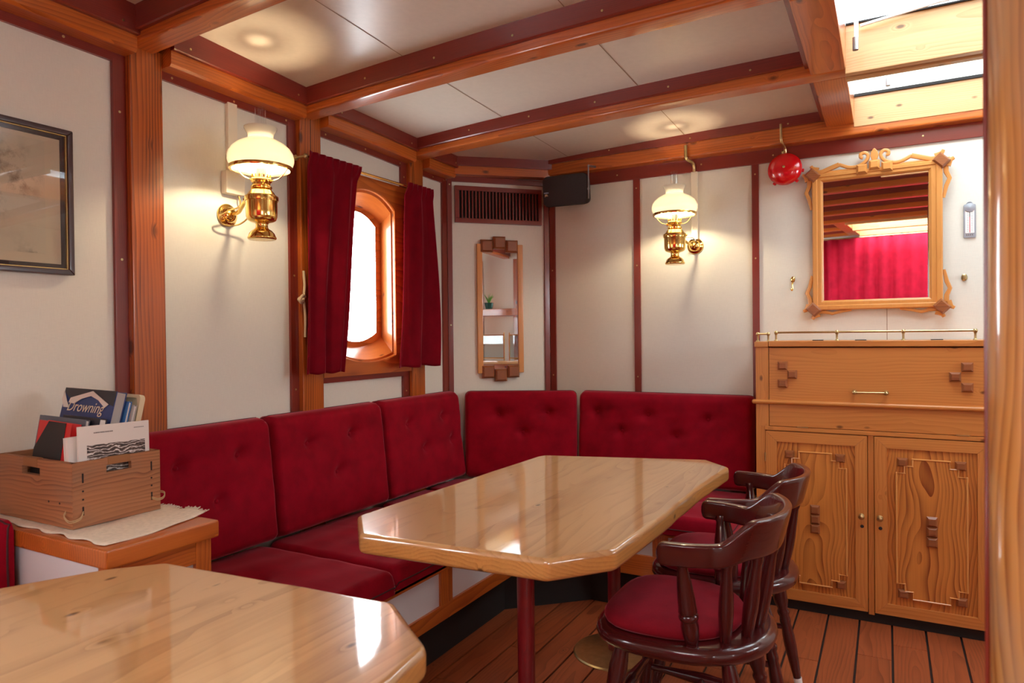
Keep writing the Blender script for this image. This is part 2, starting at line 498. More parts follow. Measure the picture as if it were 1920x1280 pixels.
    def build(self, name, mats, parent=None, label=None, cat=None, group=None, kind=None, sharp=35, solid=0.0, recalc=True):
        if recalc:
            bmesh.ops.recalc_face_normals(self.bm, faces=list(self.bm.faces))
        me = bpy.data.meshes.new(name)
        self.bm.to_mesh(me)
        self.bm.free()
        for m in (mats if isinstance(mats, (list, tuple)) else [mats]):
            me.materials.append(M[m])
        me.set_sharp_from_angle(angle=R(sharp))
        o = bpy.data.objects.new(name, me)
        COL.objects.link(o)
        if parent is not None:
            o.parent = parent
            base = Vector()
            q = parent
            while q.parent is not None:
                base += q.location
                q = q.parent
            if q.name not in LOCAL:
                o.location = -(base + q.location)
        md = o.modifiers.new('weighted_normals', 'WEIGHTED_NORMAL')
        md.keep_sharp = True
        if solid:
            md = o.modifiers.new('thickness', 'SOLIDIFY')
            md.thickness = solid
            md.offset = 0.0
        return tag(o, label, cat, group, kind)


def tag(o, label=None, cat=None, group=None, kind=None):
    for k, v in (('label', label), ('category', cat), ('group', group), ('kind', kind)):
        if v:
            o[k] = v
    return o


def thing(name, loc, label, cat, group=None, local=False, kind=None):
    o = bpy.data.objects.new(name, None)
    o.empty_display_size = 0.05
    COL.objects.link(o)
    o.location = loc
    if local:
        LOCAL.add(o.name)
    return tag(o, label, cat, group, kind)


def struct(b, name, mats, label=None, **k):
    return b.build(name, mats, kind='structure', label=label, **k)


def frame_at(origin, u, v, w):
    m = Matrix.Identity(4)
    for i in range(3):
        m[i][0], m[i][1], m[i][2], m[i][3] = u[i], v[i], w[i], origin[i]
    return m


def cr(pts, n=8):
    """Catmull-Rom through points"""
    P = [Vector(p) for p in pts]
    P = [P[0] * 2 - P[1]] + P + [P[-1] * 2 - P[-2]]
    out = []
    for i in range(1, len(P) - 2):
        for k in range(n):
            t = k / n
            a, b, c, d = P[i - 1], P[i], P[i + 1], P[i + 2]
            out.append(0.5 * ((2 * b) + (c - a) * t + (2 * a - 5 * b + 4 * c - d) * t * t + (3 * b - a - 3 * c + d) * t ** 3))
    out.append(P[-2])
    return out


def interp(x, xs, ys):
    if x <= xs[0]:
        return ys[0]
    for i in range(1, len(xs)):
        if x <= xs[i]:
            return ys[i - 1] + (ys[i] - ys[i - 1]) * (x - xs[i - 1]) / (xs[i] - xs[i - 1])
    return ys[-1]


# ------------------------------------------------------------------ the room
XW, YB = -2.2, 3.69
FZ = -0.035                      # the sole: a little below the cabinet doors
YR = -2.45


def ceil_z(x, y):
    return interp(y, [0.6, 1.365, 2.1, 2.86, 3.62], [2.40, 2.37, 2.335, 2.315, 2.297]) - 0.0145 * x * x


b = B()
b.box(-2.3, 2.3, YR - .05, 3.8, FZ - 0.06, FZ - 0.008, 0, mi=1)
k = -20
while True:
    x0 = 0.014 + 0.125 * k
    if x0 > 2.2:
        break
    ys = [YR, -1.6 + 0.9 * random.random(), 0.2 + 1.2 * random.random(), 2.0 + 1.2 * random.random(), 3.75]
    for q in range(4):
        b.box(x0 + 0.0038, x0 + 0.125 - 0.0038, ys[q] + 0.0012, ys[q + 1] - 0.0012, FZ - 0.03, FZ, 0.0015, 'y')
    k += 1
struct(b, 'floor', ['floor', 'caulk'])

# ceiling panels (open where the skylights are)
b = B()
xs = [-2.3 + i * (2.3 - 0.19) / 18 for i in range(19)] + [-0.76, -0.19, 0.0, 0.3, 0.6, 0.80] + [0.80 + i * (2.3 - 0.80) / 10 for i in range(1, 11)]
xs = sorted(set(round(v, 4) for v in xs))
ys = [YR - .05, -2.265, -1.53, -0.80, -0.06, 0.68, 1.41, 2.145, 2.905, 3.665, 3.8]
bays = {1, 2, 7, 8}
for j in range(len(ys) - 1):
    for i in range(len(xs) - 1):
        if j in bays and xs[i] >= (-0.2 if j > 4 else -0.77) and xs[i + 1] <= 0.81:
            continue
        q = [(xs[i], ys[j]), (xs[i + 1], ys[j]), (xs[i + 1], ys[j + 1]), (xs[i], ys[j + 1])]
        b.add([Vector((x, y, ceil_z(x, y))) for x, y in q], [[0, 1, 2, 3]], [Vector((0, 0, 0))] * 4)
bmesh.ops.remove_doubles(b.bm, verts=list(b.bm.verts), dist=0.0005)
for sx in (-1.60, -0.93, 0.43):
    for j in range(len(ys) - 1):
        if sx > 0 and j in bays:
            continue
        y0, y1 = ys[j], ys[j + 1]
        vs = [Vector((sx + d, y, ceil_z(sx, y) - 0.0012)) for y, d in ((y0, -.0018), (y0, .0018), (y1, .0018), (y1, -.0018))]
        b.add(vs, [[0, 1, 2, 3]], [Vector()] * 4, 1)
struct(b, 'ceiling', ['ceil', 'seam'])

# walls
WB = (2.23, 2.86, 1.06, 2.0)           # the window board: y0, y1, z0, z1
b = B()
b.box(XW - .09, XW, YR, -1.95, FZ, 2.5, 0)
b.box(XW - .09, XW, -1.15, -0.85, FZ, 2.5, 0)
b.box(XW - .09, XW, -0.05, WB[0], FZ, 2.5, 0)
for _y in (-1.95, -0.85):
    b.box(XW - .09, XW, _y, _y + .8, FZ, 1.03, 0)
    b.box(XW - .09, XW, _y, _y + .8, 1.93, 2.5, 0)
b.box(XW - .09, XW, WB[1], 3.8, FZ, 2.5, 0)
b.box(XW - .09, XW, WB[0], WB[1], FZ, WB[2], 0)
b.box(XW - .09, XW, WB[0], WB[1], WB[3], 2.5, 0)
struct(b, 'wall_left', 'wall')
b = B()
b.box(-2.3, 2.3, YB, YB + .08, FZ, 2.5, 0)
b.box(0.0, 0.0025, YB - .0008, YB, 1.19, 2.1, 0, mi=1)
struct(b, 'wall_back', ['wall', 'seam'])
DU = Vector((0.435, 0.455, 0)).normalized()
DN = Vector((DU.y, -DU.x, 0))                 # into the room
DO = Vector((-2.2, 3.235, 0))
DL = 0.6295
DF = frame_at(DO, DU, Vector((0, 0, 1)), DN)  # u along the wall, v up, w into the room
b = B()
b.prism([(0, FZ), (DL, FZ), (DL, 2.5), (0, 2.5)], DF, -0.05, 0.0)
struct(b, 'wall_corner', 'wall')
b = B()
b.box(2.2, 2.29, YR, -1.95, FZ, 2.5, 0)
b.box(2.2, 2.29, -1.15, 0.58, FZ, 2.5, 0)
for _y in (-1.95,):
    b.box(2.2, 2.29, _y, _y + .8, FZ, 1.03, 0)
    b.box(2.2, 2.29, _y, _y + .8, 1.93, 2.5, 0)
b.box(2.2, 2.29, 1.02, 1.85, FZ, 2.5, 0)
b.box(2.2, 2.29, 3.05, 3.8, FZ, 2.5, 0)
b.box(2.2, 2.29, 1.85, 3.05, FZ, 1.33, 0)
b.box(2.2, 2.29, 1.85, 3.05, 1.93, 2.5, 0)
b.box(2.2, 2.29, 0.58, 1.02, FZ, 1.08, 0)
b.box(2.2, 2.29, 0.58, 1.02, 1.46, 2.5, 0)
struct(b, 'wall_right', 'wall')
b = B()
b.box(-2.3, 2.3, YR - .09, YR, FZ, 2.5, 0)
struct(b, 'wall_rear', 'wall')


# ------------------------------------------------------------------ beams, posts, trims
def xsweep(bb, x0, x1, section, n=26, mi=0):
    """section(x) -> list of (y, z) around the bar"""
    rings = []
    for i in range(n + 1):
        x = x0 + (x1 - x0) * i / n
        rings.append([Vector((x, y, z)) for y, z in section(x)])
    bb.loft(rings, True, True, mi, wood=lambda p: (p.x, p.y, p.z * 1.0))


def screws(bb, pts, nrm, mi):
    for p in pts:
        fr = Matrix.Translation(Vector(p)) @ Vector(nrm).to_track_quat('Z', 'Y').to_matrix().to_4x4()
        bb.lathe([(0.0045, 0), (0.004, 0.0012), (0.0, 0.0016)], fr, 8, mi)


BEAMS = [(1.365, 2.253), (2.10, 2.228), (2.86, 2.221), (0.63, 2.262), (-0.105, 2.265), (-0.84, 2.265), (-1.575, 2.265), (-2.31, 2.265)]
tn = [0]


def trim(bb, mats=('mahogany', 'brass_old')):
    tn[0] += 1
    return struct(bb, 'trim_%d' % tn[0], list(mats))


for yb, Bz in BEAMS:
    zl = lambda x: Bz - 0.0115 * x * x
    b = B()

    def sec(x):
        z, zt = zl(x), ceil_z(x, yb) + 0.03
        y0, y1 = yb, yb + 0.092
        return [(y0, z + 0.012), (y0 + 0.004, z + 0.004), (y0 + 0.012, z), (y1 - 0.012, z), (y1 - 0.004, z + 0.004), (y1, z + 0.012), (y1, zt), (y0, zt)]
    xsweep(b, -2.19, 2.19, sec)
    struct(b, 'ceiling_beam', 'pine')
    for side in (-1, 1):
        for (xa, xb) in ((-2.19, -0.255 if yb > 0 else -0.825), (0.865, 2.19)) if (yb in (2.86, -1.575) or (yb, side) in ((2.10, 1), (-0.84, -1), (-2.31, 1))) else ((-2.19, 2.19),):
            b = B()

            def msec(x):
                zb, zt = zl(x) + (0.028 + 0.016 * max(0.0, 1 - abs(x) / 2.2)), ceil_z(x, yb) + 0.008
                ya = yb if side < 0 else yb + 0.092
                yo = ya + side * 0.016
                yi = ya - side * 0.006
                yt = ya + side * 0.022
                return [(yi, zb), (yo - side * .004, zb), (yo, zb + .004), (yo, zt - .03), (yt, zt - .004), (yt, zt), (yi, zt)]
            xsweep(b, xa, xb, msec, 20)
            if side < 0 and -0.2 < yb < 3:
                screws(b, [(x, yb - 0.0162, zl(x) + 0.062) for x in [-2.12 + 0.33 * q for q in range(6)] if xa < x < xb], (0, -1, 0), 1)
            trim(b)

# the bar under the ceiling along the back wall
BKY = 3.62
b = B()
xsweep(b, -1.79, 2.19, lambda x: [(BKY + .004, 2.172), (BKY + .014, 2.168), (YB, 2.168), (YB, 2.30), (BKY, 2.30), (BKY, 2.18)], 20)
struct(b, 'ceiling_beam', 'pine')
b = B()
xsweep(b, -1.81, -0.25, lambda x: [(BKY - .016, 2.232 + .02 * (x + 1.8) / 1.5), (BKY + .004, 2.232 + .02 * (x + 1.8) / 1.5), (BKY + .004, 2.31), (BKY - .022, 2.31), (BKY - .016, 2.28)], 10)
screws(b, [(x, BKY - .0165, 2.262) for x in (-1.35, -0.9, -0.42)], (0, -1, 0), 1)
trim(b)
b = B()
b.box(-1.76, 2.19, YB - .014, YB, 2.10, 2.172, 0.002)
screws(b, [(x, YB - .0145, 2.135) for x in (-1.33, -0.86, -0.5, 0.15)], (0, -1, 0), 1)
trim(b)

# the bar along the left wall, with mahogany above and below
PY = [(YR, 1.365, 0.0), (1.484, 2.10, 0.0), (2.228, 2.86, 0.0), (2.976, 3.225, 0.0)]


def lz(y):
    return interp(y, [1.0, 1.33, 1.75, 2.5, 3.1], [2.178, 2.168, 2.157, 2.152, 2.128])


for y0, y1, _ in PY:
    n = 6
    b = B()
    rings = []
    for i in range(n + 1):
        y = y0 + (y1 - y0) * i / n
        z = lz(y)
        rings.append([Vector((x, y, zz)) for x, zz in ((XW, z), (-2.128, z), (-2.12, z + .008), (-2.12, z + .17), (XW, z + .17))])
    b.loft(rings, wood=lambda p: (p.y, p.x, p.z))
    tn[0] += 1
    struct(b, 'trim_%d' % tn[0], 'pine')
    b = B()
    rings = []
    for i in range(n + 1):
        y = y0 + (y1 - y0) * i / n
        z = lz(y)
        rings.append([Vector((x, y, zz)) for x, zz in ((-2.124, z + .052), (-2.106, z + .052), (-2.102, z + .056), (-2.102, z + .09), (-2.094, z + .16), (-2.124, z + .16))])
    b.loft(rings, wood=lambda p: (p.y, p.x, p.z))
    screws(b, [(-2.1015, y0 + (y1 - y0) * q, lz(y0 + (y1 - y0) * q) + .075) for q in ((.1, .9) if y0 > 1 else (.93, .985))], (1, 0, 0), 1)
    trim(b)
    b = B()
    rings = []
    for i in range(n + 1):
        y = y0 + (y1 - y0) * i / n
        z = lz(y)
        rings.append([Vector((x, y, zz)) for x, zz in ((XW, z - .028), (XW + .012, z - .028), (XW + .012, z + .01), (XW, z + .01))])
    b.loft(rings, wood=lambda p: (p.y, p.x, p.z))
    screws(b, [(XW + .0125, y0 + (y1 - y0) * q, lz(y0 + (y1 - y0) * q) - .012) for q in ((.08, .5, .92) if y0 > 1 else (.95,))], (1, 0, 0), 1)
    trim(b)

# the bar across the corner
b = B()
b.prism([(-.03, 2.146), (DL + .03, 2.158), (DL + .03, 2.31), (-.03, 2.30)], DF, 0.0, 0.07, 0.003)
tn[0] += 1
struct(b, 'trim_%d' % tn[0], 'pine')
b = B()
b.prism([(-.03, 2.192), (DL + .03, 2.205), (DL + .03, 2.31), (-.03, 2.30)], DF, 0.066, 0.088, 0.002)
trim(b)
b = B()
b.prism([(.036, 2.118), (.594, 2.12), (.594, 2.152), (.036, 2.15)], DF, 0.0, 0.014, 0.0015)
trim(b)

# posts on the left wall
for y0, y1 in ((1.365, 1.482), (2.104, 2.226), (2.862, 2.976), (0.63, 0.745), (-0.045, 0.07), (-1.06, -0.94)):
    b = B()
    b.box(XW, XW + .036, y0, y1, FZ, 2.215, 0.006, 'z')
    if 2.0 < y0 < 2.5:
        b.box(XW + .0355, XW + .0364, 2.163, 2.166, 1.4, 2.215, 0, 'z', 1)
    struct(b, 'wall_pillar', ['pine_post', 'dark'])
# upright mahogany strips
for y0, y1, z0, z1 in ((1.322, 1.366, 0.9, 2.15), (2.062, 2.105, 0.9, 2.14), (2.815, 2.863, 2.0, 2.125), (2.815, 2.863, 0.88, 1.035), (2.226, 2.863, 1.034, 1.062)):
    b = B()
    b.box(XW, XW + .013, y0, y1, z0, z1, 0.002, 'y' if y1 - y0 > .3 else 'z')
    if y1 - y0 < .3:
        screws(b, [(XW + .0135, (y0 + y1) / 2, z) for z in ((1.02, 1.5, 1.98) if z1 - z0 > 1 else ((z0 + z1) / 2,))], (1, 0, 0), 1)
    trim(b)
b = B()
b.box(XW, XW + .013, 3.187, 3.232, 0.45, 2.12, 0.0015, 'z')
trim(b)
b = B()
b.prism([(0.008, 0.45), (0.036, 0.45), (0.036, 2.152), (0.008, 2.152)], DF, 0.0, 0.013, 0.0015, ax=1)
screws(b, [(DO + DU * .022 + DN * .0135 + Vector((0, 0, z))) for z in (2.1, 1.3)], DN, 1)
trim(b)
b = B()
b.prism([(0.594, 0.45), (0.624, 0.45), (0.624, 2.152), (0.594, 2.152)], DF, 0.0, 0.013, 0.0015, ax=1)
trim(b)
for x0, x1, z0 in ((-1.758, -1.722, 0.45), (-1.238, -1.201, 0.45), (-0.605, -0.571, 0.4)):
    b = B()
    b.box(x0, x1, YB - .012, YB, z0, 2.102, 0.0015, 'z')
    screws(b, [((x0 + x1) / 2, YB - .0125, z) for z in (2.05, 1.62, 1.0)], (0, -1, 0), 1)
    trim(b)

# ------------------------------------------------------------------ skylights
for i, (y0, y1, zt, sx0) in enumerate(SKY_BAYS):
    zb = 2.214 if y0 > 0 else 2.25
    cz = zb + 0.008
    b = B()
    b.box(sx0 - .122, sx0, y0 - .002, y1 + .002, cz, zt, 0.006, 'y')
    struct(b, 'ceiling_beam', 'pine')
    b = B()
    b.box(SKY_X1, SKY_X1 + .122, y0 - .002, y1 + .002, cz, zt, 0.006, 'y')
    struct(b, 'ceiling_beam', 'pine')
    b = B()
    b.box(sx0 - .142, sx0 - .122, y0, y1, cz + .028, ceil_z(sx0 - .13, y0) + .01, 0.002, 'y')
    trim(b)
    b = B()
    b.box(sx0 - .002, SKY_X1 + .002, y1 - .004, y1 + .03, zb - .01, zt, 0.003, 'x')
    b.box(sx0 - .002, SKY_X1 + .002, y0 - .03, y0 + .004, zb - .01, zt, 0.003, 'x')
    w = struct(b, 'window_%d' % (i + 2), 'pine_pale')
    b = B()
    b.box(sx0, SKY_X1, y1 - .012, y1 + .0, zt - (.003 if i == 0 else .009), zt + .004, 0.001, 'x')
    b.build('seal_strip', 'dark', w)
    b = B()
    b.box(sx0 - .12, SKY_X1 + .12, y0 - .04, y1 + .04, zt + .004, zt + .009, 0)
    b.build('window_pane', 'sky_glass' if y0 > 0 else 'glass', w)
    if i == 0:
        b = B()
        b.box(-.093, -.079, 2.594, 2.602, 2.215, zt, 0.002)
        b.tube([(-.088, 2.594, 2.232), (-.088, 2.594, 2.19)], 0.0095, 12, 1)
        b.build('stay_bar', ['white', 'chrome'], w)
        b = B()
        b.tube([(-.08, 2.83, 2.362), (.17, 2.83, 2.392)], 0.006, 8)
        b.tube([(.17, 2.83, 2.392), (.42, 2.835, 2.395)], 0.006, 8)
        b.build('opening_rod', 'white', w)
    if i == 1:
        b = B()
        b.box(0.004, 0.018, 3.3, 3.308, 2.30, zt, 0.002)
        b.tube([(0.01, 3.296, 2.317), (0.01, 3.296, 2.272)], 0.0095, 12, 1)
        b.build('stay_bar', ['white', 'chrome'], w)

# ------------------------------------------------------------------ the porthole window
CY = 2.545


def outline(hw, zb_c, zb_m, zt_c, zt_m, n=14):
    """anticlockwise seen from the room (u = y, v = z): curved bottom edge, straight sides, curved top edge"""
    pts = []
    for i in range(n + 1):
        t = -1 + 2 * i / n
        pts.append((CY + hw * t, zb_m + (zb_c - zb_m) * t * t))
    for i in range(1, n):
        pts.append((CY + hw, zb_c + (zt_c - zb_c) * i / n))
    for i in range(n + 1):
        t = 1 - 2 * i / n
        pts.append((CY + hw * t, zt_m + (zt_c - zt_m) * abs(t) ** 2.2))
    for i in range(1, n):
        pts.append((CY - hw, zt_c + (zb_c - zt_c) * i / n))
    return pts


n = 14
O0 = [(WB[0] + (WB[1] - WB[0]) * i / n, WB[2]) for i in range(n + 1)] + [(WB[1], WB[2] + (WB[3] - WB[2]) * i / n) for i in range(1, n)] + \
     [(WB[1] - (WB[1] - WB[0]) * i / n, WB[3]) for i in range(n + 1)] + [(WB[0], WB[3] + (WB[2] - WB[3]) * i / n) for i in range(1, n)]
Pa = outline(.192, 1.146, 1.114, 1.872, 1.946)
Pb = outline(.190, 1.150, 1.120, 1.868, 1.940)
Pc = outline(.183, 1.160, 1.130, 1.858, 1.928)
Pd = outline(.190, 1.236, 1.19, 1.812, 1.872)
b = B()
seq = [(O0, XW - .02), (O0, -2.168), (Pa, -2.168), (Pb, -2.172), (Pb, -2.186), (Pc, -2.188), (Pd, -2.262), (outline(.15, 1.26, 1.215, 1.79, 1.85), -2.262)]
b.loft([[Vector((x, p[0], p[1])) for p in ring] for ring, x in seq], True, False, wood=lambda p: (p.y, p.z * .9, p.x * 3))
win = struct(b, 'window_1', 'pine')
b = B()
ro = outline(.190, 1.236, 1.19, 1.812, 1.872)
ri = outline(.180, 1.248, 1.202, 1.80, 1.858)
b.loft([[Vector((-2.263, *p)) for p in ro], [Vector((-2.263, *p)) for p in ri], [Vector((-2.275, *p)) for p in ri], [Vector((-2.275, *p)) for p in ro], [Vector((-2.263, *p)) for p in ro]], True, False)
b.build('window_frame', 'white', win)
b = B()
b.prism([(p[0], p[1]) for p in ri], frame_at((-2.272, 0, 0), Vector((0, 1, 0)), Vector((0, 0, 1)), Vector((1, 0, 0))), 0.0, 0.004)
b.build('window_pane', 'glass', win)

# starboard window (seen only in the corner mirror)
b = B()
b.box(2.19, 2.28, 0.58, 0.62, 1.08, 1.46, .003, 'z')
b.box(2.19, 2.28, 0.98, 1.02, 1.08, 1.46, .003, 'z')
b.box(2.19, 2.28, 0.58, 1.02, 1.08, 1.12, .003, 'y')
b.box(2.19, 2.28, 0.58, 1.02, 1.42, 1.46, .003, 'y')
w6 = struct(b, 'window_6', 'pine')
b = B()
b.box(2.25, 2.254, 0.62, 0.98, 1.12, 1.42, 0)
b.build('window_pane', 'glass', w6)
for q, (_x, _y, _w, _z) in enumerate(((2.2, -1.95, .8, 1.03), (2.2, 1.85, 1.2, 1.33), (-2.29, -1.95, .8, 1.03), (-2.29, -0.85, .8, 1.03))):  # unseen windows on both sides, added to even out the fill light
    b = B()
    xa, xb = (_x - .01, _x + .08) if _x > 0 else (_x + .01, _x + .10)
    b.box(xa, xb, _y, _y + .05, _z, 1.93, .003, 'z')
    b.box(xa, xb, _y + _w - .05, _y + _w, _z, 1.93, .003, 'z')
    b.box(xa, xb, _y, _y + _w, _z, _z + .05, .003, 'y')
    b.box(xa, xb, _y, _y + _w, 1.88, 1.93, .003, 'y')
    wq = struct(b, 'window_%d' % (q + 7), 'pine')
    b = B()
    xm = (xa + xb) / 2
    b.box(xm, xm + .004, _y + .05, _y + _w - .05, _z + .05, 1.88, 0)
    b.build('window_pane', 'glass', wq)


# ------------------------------------------------------------------ cushions
def cushion(name, fr, w, h, d, buttons, label, group, r=0.028, rt=0.05, cat='cushion', taper=0.0, mat='velvet', dip=0.0):
    """padded cushion: u 0..w, v 0..h, front bulges to w=d"""
    root = thing(name, fr @ Vector((w / 2, 0, 0)), label, cat, group)
    nu, nv = max(40, int(w / 0.012)), max(30, int(h / 0.012))
    bt = [(u * w, v * h) for u, v in buttons]

    def hgt(x, y):
        e = min(x, w - x, y, h - y)
        ex, ey = min(x, w - x), min(y, h - y)
        f = 1.0
        for q, rq in ((ex, r), (ey, rt if y > h / 2 else r)):
            if q < rq:
                f *= 0.42 + 0.58 * math.sqrt(max(0.0, 1 - (1 - q / rq) ** 2))
        z = d * f + 0.012 * math.sin(PI * x / w) * math.sin(PI * y / h)
        for bx, by in bt:
            dx, dy = x - bx, y - by
            rr = math.hypot(dx, dy)
            z -= 0.026 * math.exp(-(rr / 0.024) ** 2) + 0.016 * math.exp(-(rr / 0.085) ** 2)
            z -= 0.008 * math.exp(-((dy - .15 * dx) / 0.011) ** 2) * math.exp(-abs(dx) / 0.09)
        z += 0.0018 * math.sin(x * 31 + y * 17) * math.sin(y * 23 - x * 9)
        return z - taper * (y / h) * d

    bb = B()
    P = [[None] * (nu + 1) for _ in range(nv + 1)]
    for j in range(nv + 1):
        for i in range(nu + 1):
            # denser near the edges
            s, t = i / nu, j / nv
            x = w * (s - 0.055 * math.sin(2 * PI * s))
            y = h * (t - 0.055 * math.sin(2 * PI * t))
            # rounded corners in plan
            cx, cy = min(x, w - x), min(y, h - y)
            ox = oy = 0.0
            rc = 0.03
            if cx < rc and cy < rc:
                dd = math.hypot(rc - cx, rc - cy)
                m = max(rc - cx, rc - cy)
                if dd > 1e-9:
                    kx = (m / dd)
                    ox, oy = (rc - cx) * (1 - kx), (rc - cy) * (1 - kx)
            px = x + (ox if x < w / 2 else -ox)
            py = y + (oy if y < h / 2 else -oy)
            P[j][i] = (px, py, hgt(x, y))
    bb.grid(nu, nv, lambda s, t: fr @ Vector(P[round(t * nv)][round(s * nu)]))
    per = [(i, 0) for i in range(nu)] + [(nu, j) for j in range(nv)] + [(i, nv) for i in range(nu, 0, -1)] + [(0, j) for j in range(nv, 0, -1)]
    rim = [fr @ Vector(P[j][i]) for i, j in per]
    back = [fr @ Vector((P[j][i][0], P[j][i][1], 0.0)) for i, j in per]
    bb.loft([rim, back], True, False)
    bb.add(back, [list(range(len(back)))], [Vector()] * len(back))
    bmesh.ops.remove_doubles(bb.bm, verts=list(bb.bm.verts), dist=1e-5)
    bb.build('cover', mat, root, sharp=60)
    for bx, by in bt:
        k = B()
        k.ball(None, 0.0105, 0.7, 12, 0, fr @ Matrix.Translation((bx, by, hgt(bx, by) + 0.005)))
        k.build('button', mat, root)
    pp = B()
    pts = [fr @ Vector((P[j][i][0], P[j][i][1], P[j][i][2] * 0.75)) for i, j in per]
    pts = pts[::2]
    pp.tube(pts + [pts[0]], 0.0028, 6)
    pp.build('piping', 'piping', root)
    return root


def vframe(p0, p1, z0, lean):
    """frame for an upright cushion standing on the line p0->p1 (u), leaning back by lean per metre; w points into the room"""
    p0, p1 = Vector((*p0, 0)), Vector((*p1, 0))
    u = (p1 - p0).normalized()
    nrm = Vector((u.y, -u.x, 0))
    v = (Vector((0, 0, 1)) - nrm * lean).normalized()
    w = u.cross(v).normalized()
    if w.dot(nrm) < 0:
        w = -w
    return frame_at((p0.x, p0.y, z0), u, v, w), (p1 - p0).length


BACKS = 'red velvet back cushions of the corner bench'
SEATS = 'red velvet seat cushions of the corner bench'
TH = 0.095
# left wall (front face plane at x = -2.06 at the seat), u runs along +y
for (y0, y1, bts, lab) in (
        (1.215, 1.884, [(.40, .72), (.78, .735), (.62, .42)], 'red velvet back cushion beside the wooden crate, two buttons over one'),
        (1.892, 2.556, [(.29, .72), (.68, .735), (.52, .42)], 'red velvet back cushion under the curtained window, wrinkled around its buttons'),
        (2.564, 3.228, [(.30, .72), (.76, .74), (.48, .44), (.86, .46)], 'red velvet back cushion just before the corner, creased between its lower buttons')):
    fr, w = vframe((-2.06 - TH, y0), (-2.06 - TH, y1), 0.446, 0.10)
    cushion('back_cushion', fr, w, 0.480, TH, bts, lab, BACKS)
_u = Vector((.545, .262, 0)).normalized()
_n = Vector((_u.y, -_u.x, 0))
_a = Vector((-2.062, 3.215, 0)) - _u * .012 - _n * .055
fr, w = vframe((_a.x, _a.y), ((_a + _u * .630).x, (_a + _u * .630).y), 0.442, 0.04)
cushion('back_cushion', fr, w, 0.482, .055, [(.30, .73), (.74, .75), (.52, .52)], 'red velvet back cushion set across the room corner under the tall narrow mirror', BACKS)
fr, w = vframe((-1.524, 3.50 + TH), (-0.580, 3.50 + TH), 0.440, 0.06)
cushion('back_cushion', fr, w, 0.480, TH, [(.115, .76), (.425, .75), (.76, .73), (.27, .56), (.59, .54)], 'widest red velvet back cushion, between the corner and the pine cabinet', BACKS)


def seat_frame(x0, y0, z):
    return frame_at((x0, y0, z), Vector((1, 0, 0)), Vector((0, 1, 0)), Vector((0, 0, 1)))


cushion('seat_cushion', seat_frame(-2.15, 1.215, 0.352), 0.665, 0.655, 0.086, [(.50, .52)], 'red velvet seat cushion beside the crate cabinet, dented by one button', SEATS)
cushion('seat_cushion', seat_frame(-2.15, 1.878, 0.352), 0.65, 0.675, 0.082, [(.50, .5)], 'red velvet seat cushion below the window, partly under the long table', SEATS)
cushion('seat_cushion', seat_frame(-2.15, 2.56, 0.352), 0.65, 0.385, 0.082, [], 'short red velvet seat cushion deep under the table next to the corner seat', SEATS)
cushion('seat_cushion', seat_frame(-1.49, 2.955, 0.352), 0.90, 0.63, 0.082, [(.3, .5), (.7, .5)], 'red velvet seat cushion in front of the pine cabinet wall, behind the chairs', SEATS)
t = thing('seat_cushion', (-1.78, 3.0, .352), 'red velvet corner seat cushion in the angle of the bench, hidden by the table', 'cushion', SEATS)
b = B()
b.prism([(-2.14, 2.952), (-1.498, 2.952), (-1.498, 3.56), (-2.14, 3.20)], Matrix.Identity(4), .352, .438, .02)
b.build('cover', 'velvet', t)

# ------------------------------------------------------------------ bench base
bench = thing('corner_bench', (-1.8, 2.4, 0), 'built-in pine bench base with white panels carrying the red seat cushions', 'bench')
b = B()
b.box(-2.19, -1.505, 1.215, 2.66, .34, .351, 0, 'y')
b.box(-2.19, -1.50, 2.66, 3.66, .34, .351, 0, 'y')
b.box(-1.50, -0.56, 2.985, 3.66, .34, .351, 0, 'x')
b.build('deck', 'pine', bench)
b = B()
b.box(-1.53, -1.505, 1.215, 2.72, 0.330, 0.351, .002, 'y')
b.box(-1.53, -1.505, 1.215, 2.72, 0.14, 0.20, .002, 'y')
for y0, y1 in ((1.215, 1.26), (1.60, 1.68), (2.155, 2.235), (2.64, 2.72)):
    b.box(-1.53, -1.506, y0, y1, 0.2, 0.338, .001, 'z')
b.box(-1.24, -0.56, 2.985, 3.01, 0.330, 0.351, .002, 'x')
b.box(-1.24, -0.56, 2.985, 3.01, 0.14, 0.235, .002, 'x')
for x0, x1 in ((-1.24, -1.18), (-0.93, -0.86), (-0.62, -0.56)):
    b.box(x0, x1, 2.986, 3.01, 0.235, 0.338, .001, 'z')
_p0, _p1 = Vector((-1.505, 2.72, 0)), Vector((-1.24, 2.985, 0))
_uu = (_p1 - _p0).normalized()
_ff = frame_at(_p0, _uu, Vector((0, 0, 1)), Vector((_uu.y, -_uu.x, 0)))
b.prism([(0, .14), (.375, .14), (.375, .351), (0, .351)], _ff, -.025, 0, .002)
b.build('front_frame', 'pine', bench)
b = B()
b.box(-1.535, -1.516, 1.22, 2.71, .19, .345, 0)
b.build('front_panel', 'panel', bench)
b = B()
b.box(-1.22, -0.58, 2.996, 3.012, .19, .345, 0)
b.build('front_panel', 'panel', bench)
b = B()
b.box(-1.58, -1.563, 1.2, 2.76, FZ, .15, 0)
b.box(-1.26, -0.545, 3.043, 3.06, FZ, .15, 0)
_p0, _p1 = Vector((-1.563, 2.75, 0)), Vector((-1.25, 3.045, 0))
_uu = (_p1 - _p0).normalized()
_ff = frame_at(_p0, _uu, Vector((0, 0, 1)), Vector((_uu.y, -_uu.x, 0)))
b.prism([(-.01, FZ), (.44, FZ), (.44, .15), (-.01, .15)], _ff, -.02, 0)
b.build('kick_board', 'dark', bench)

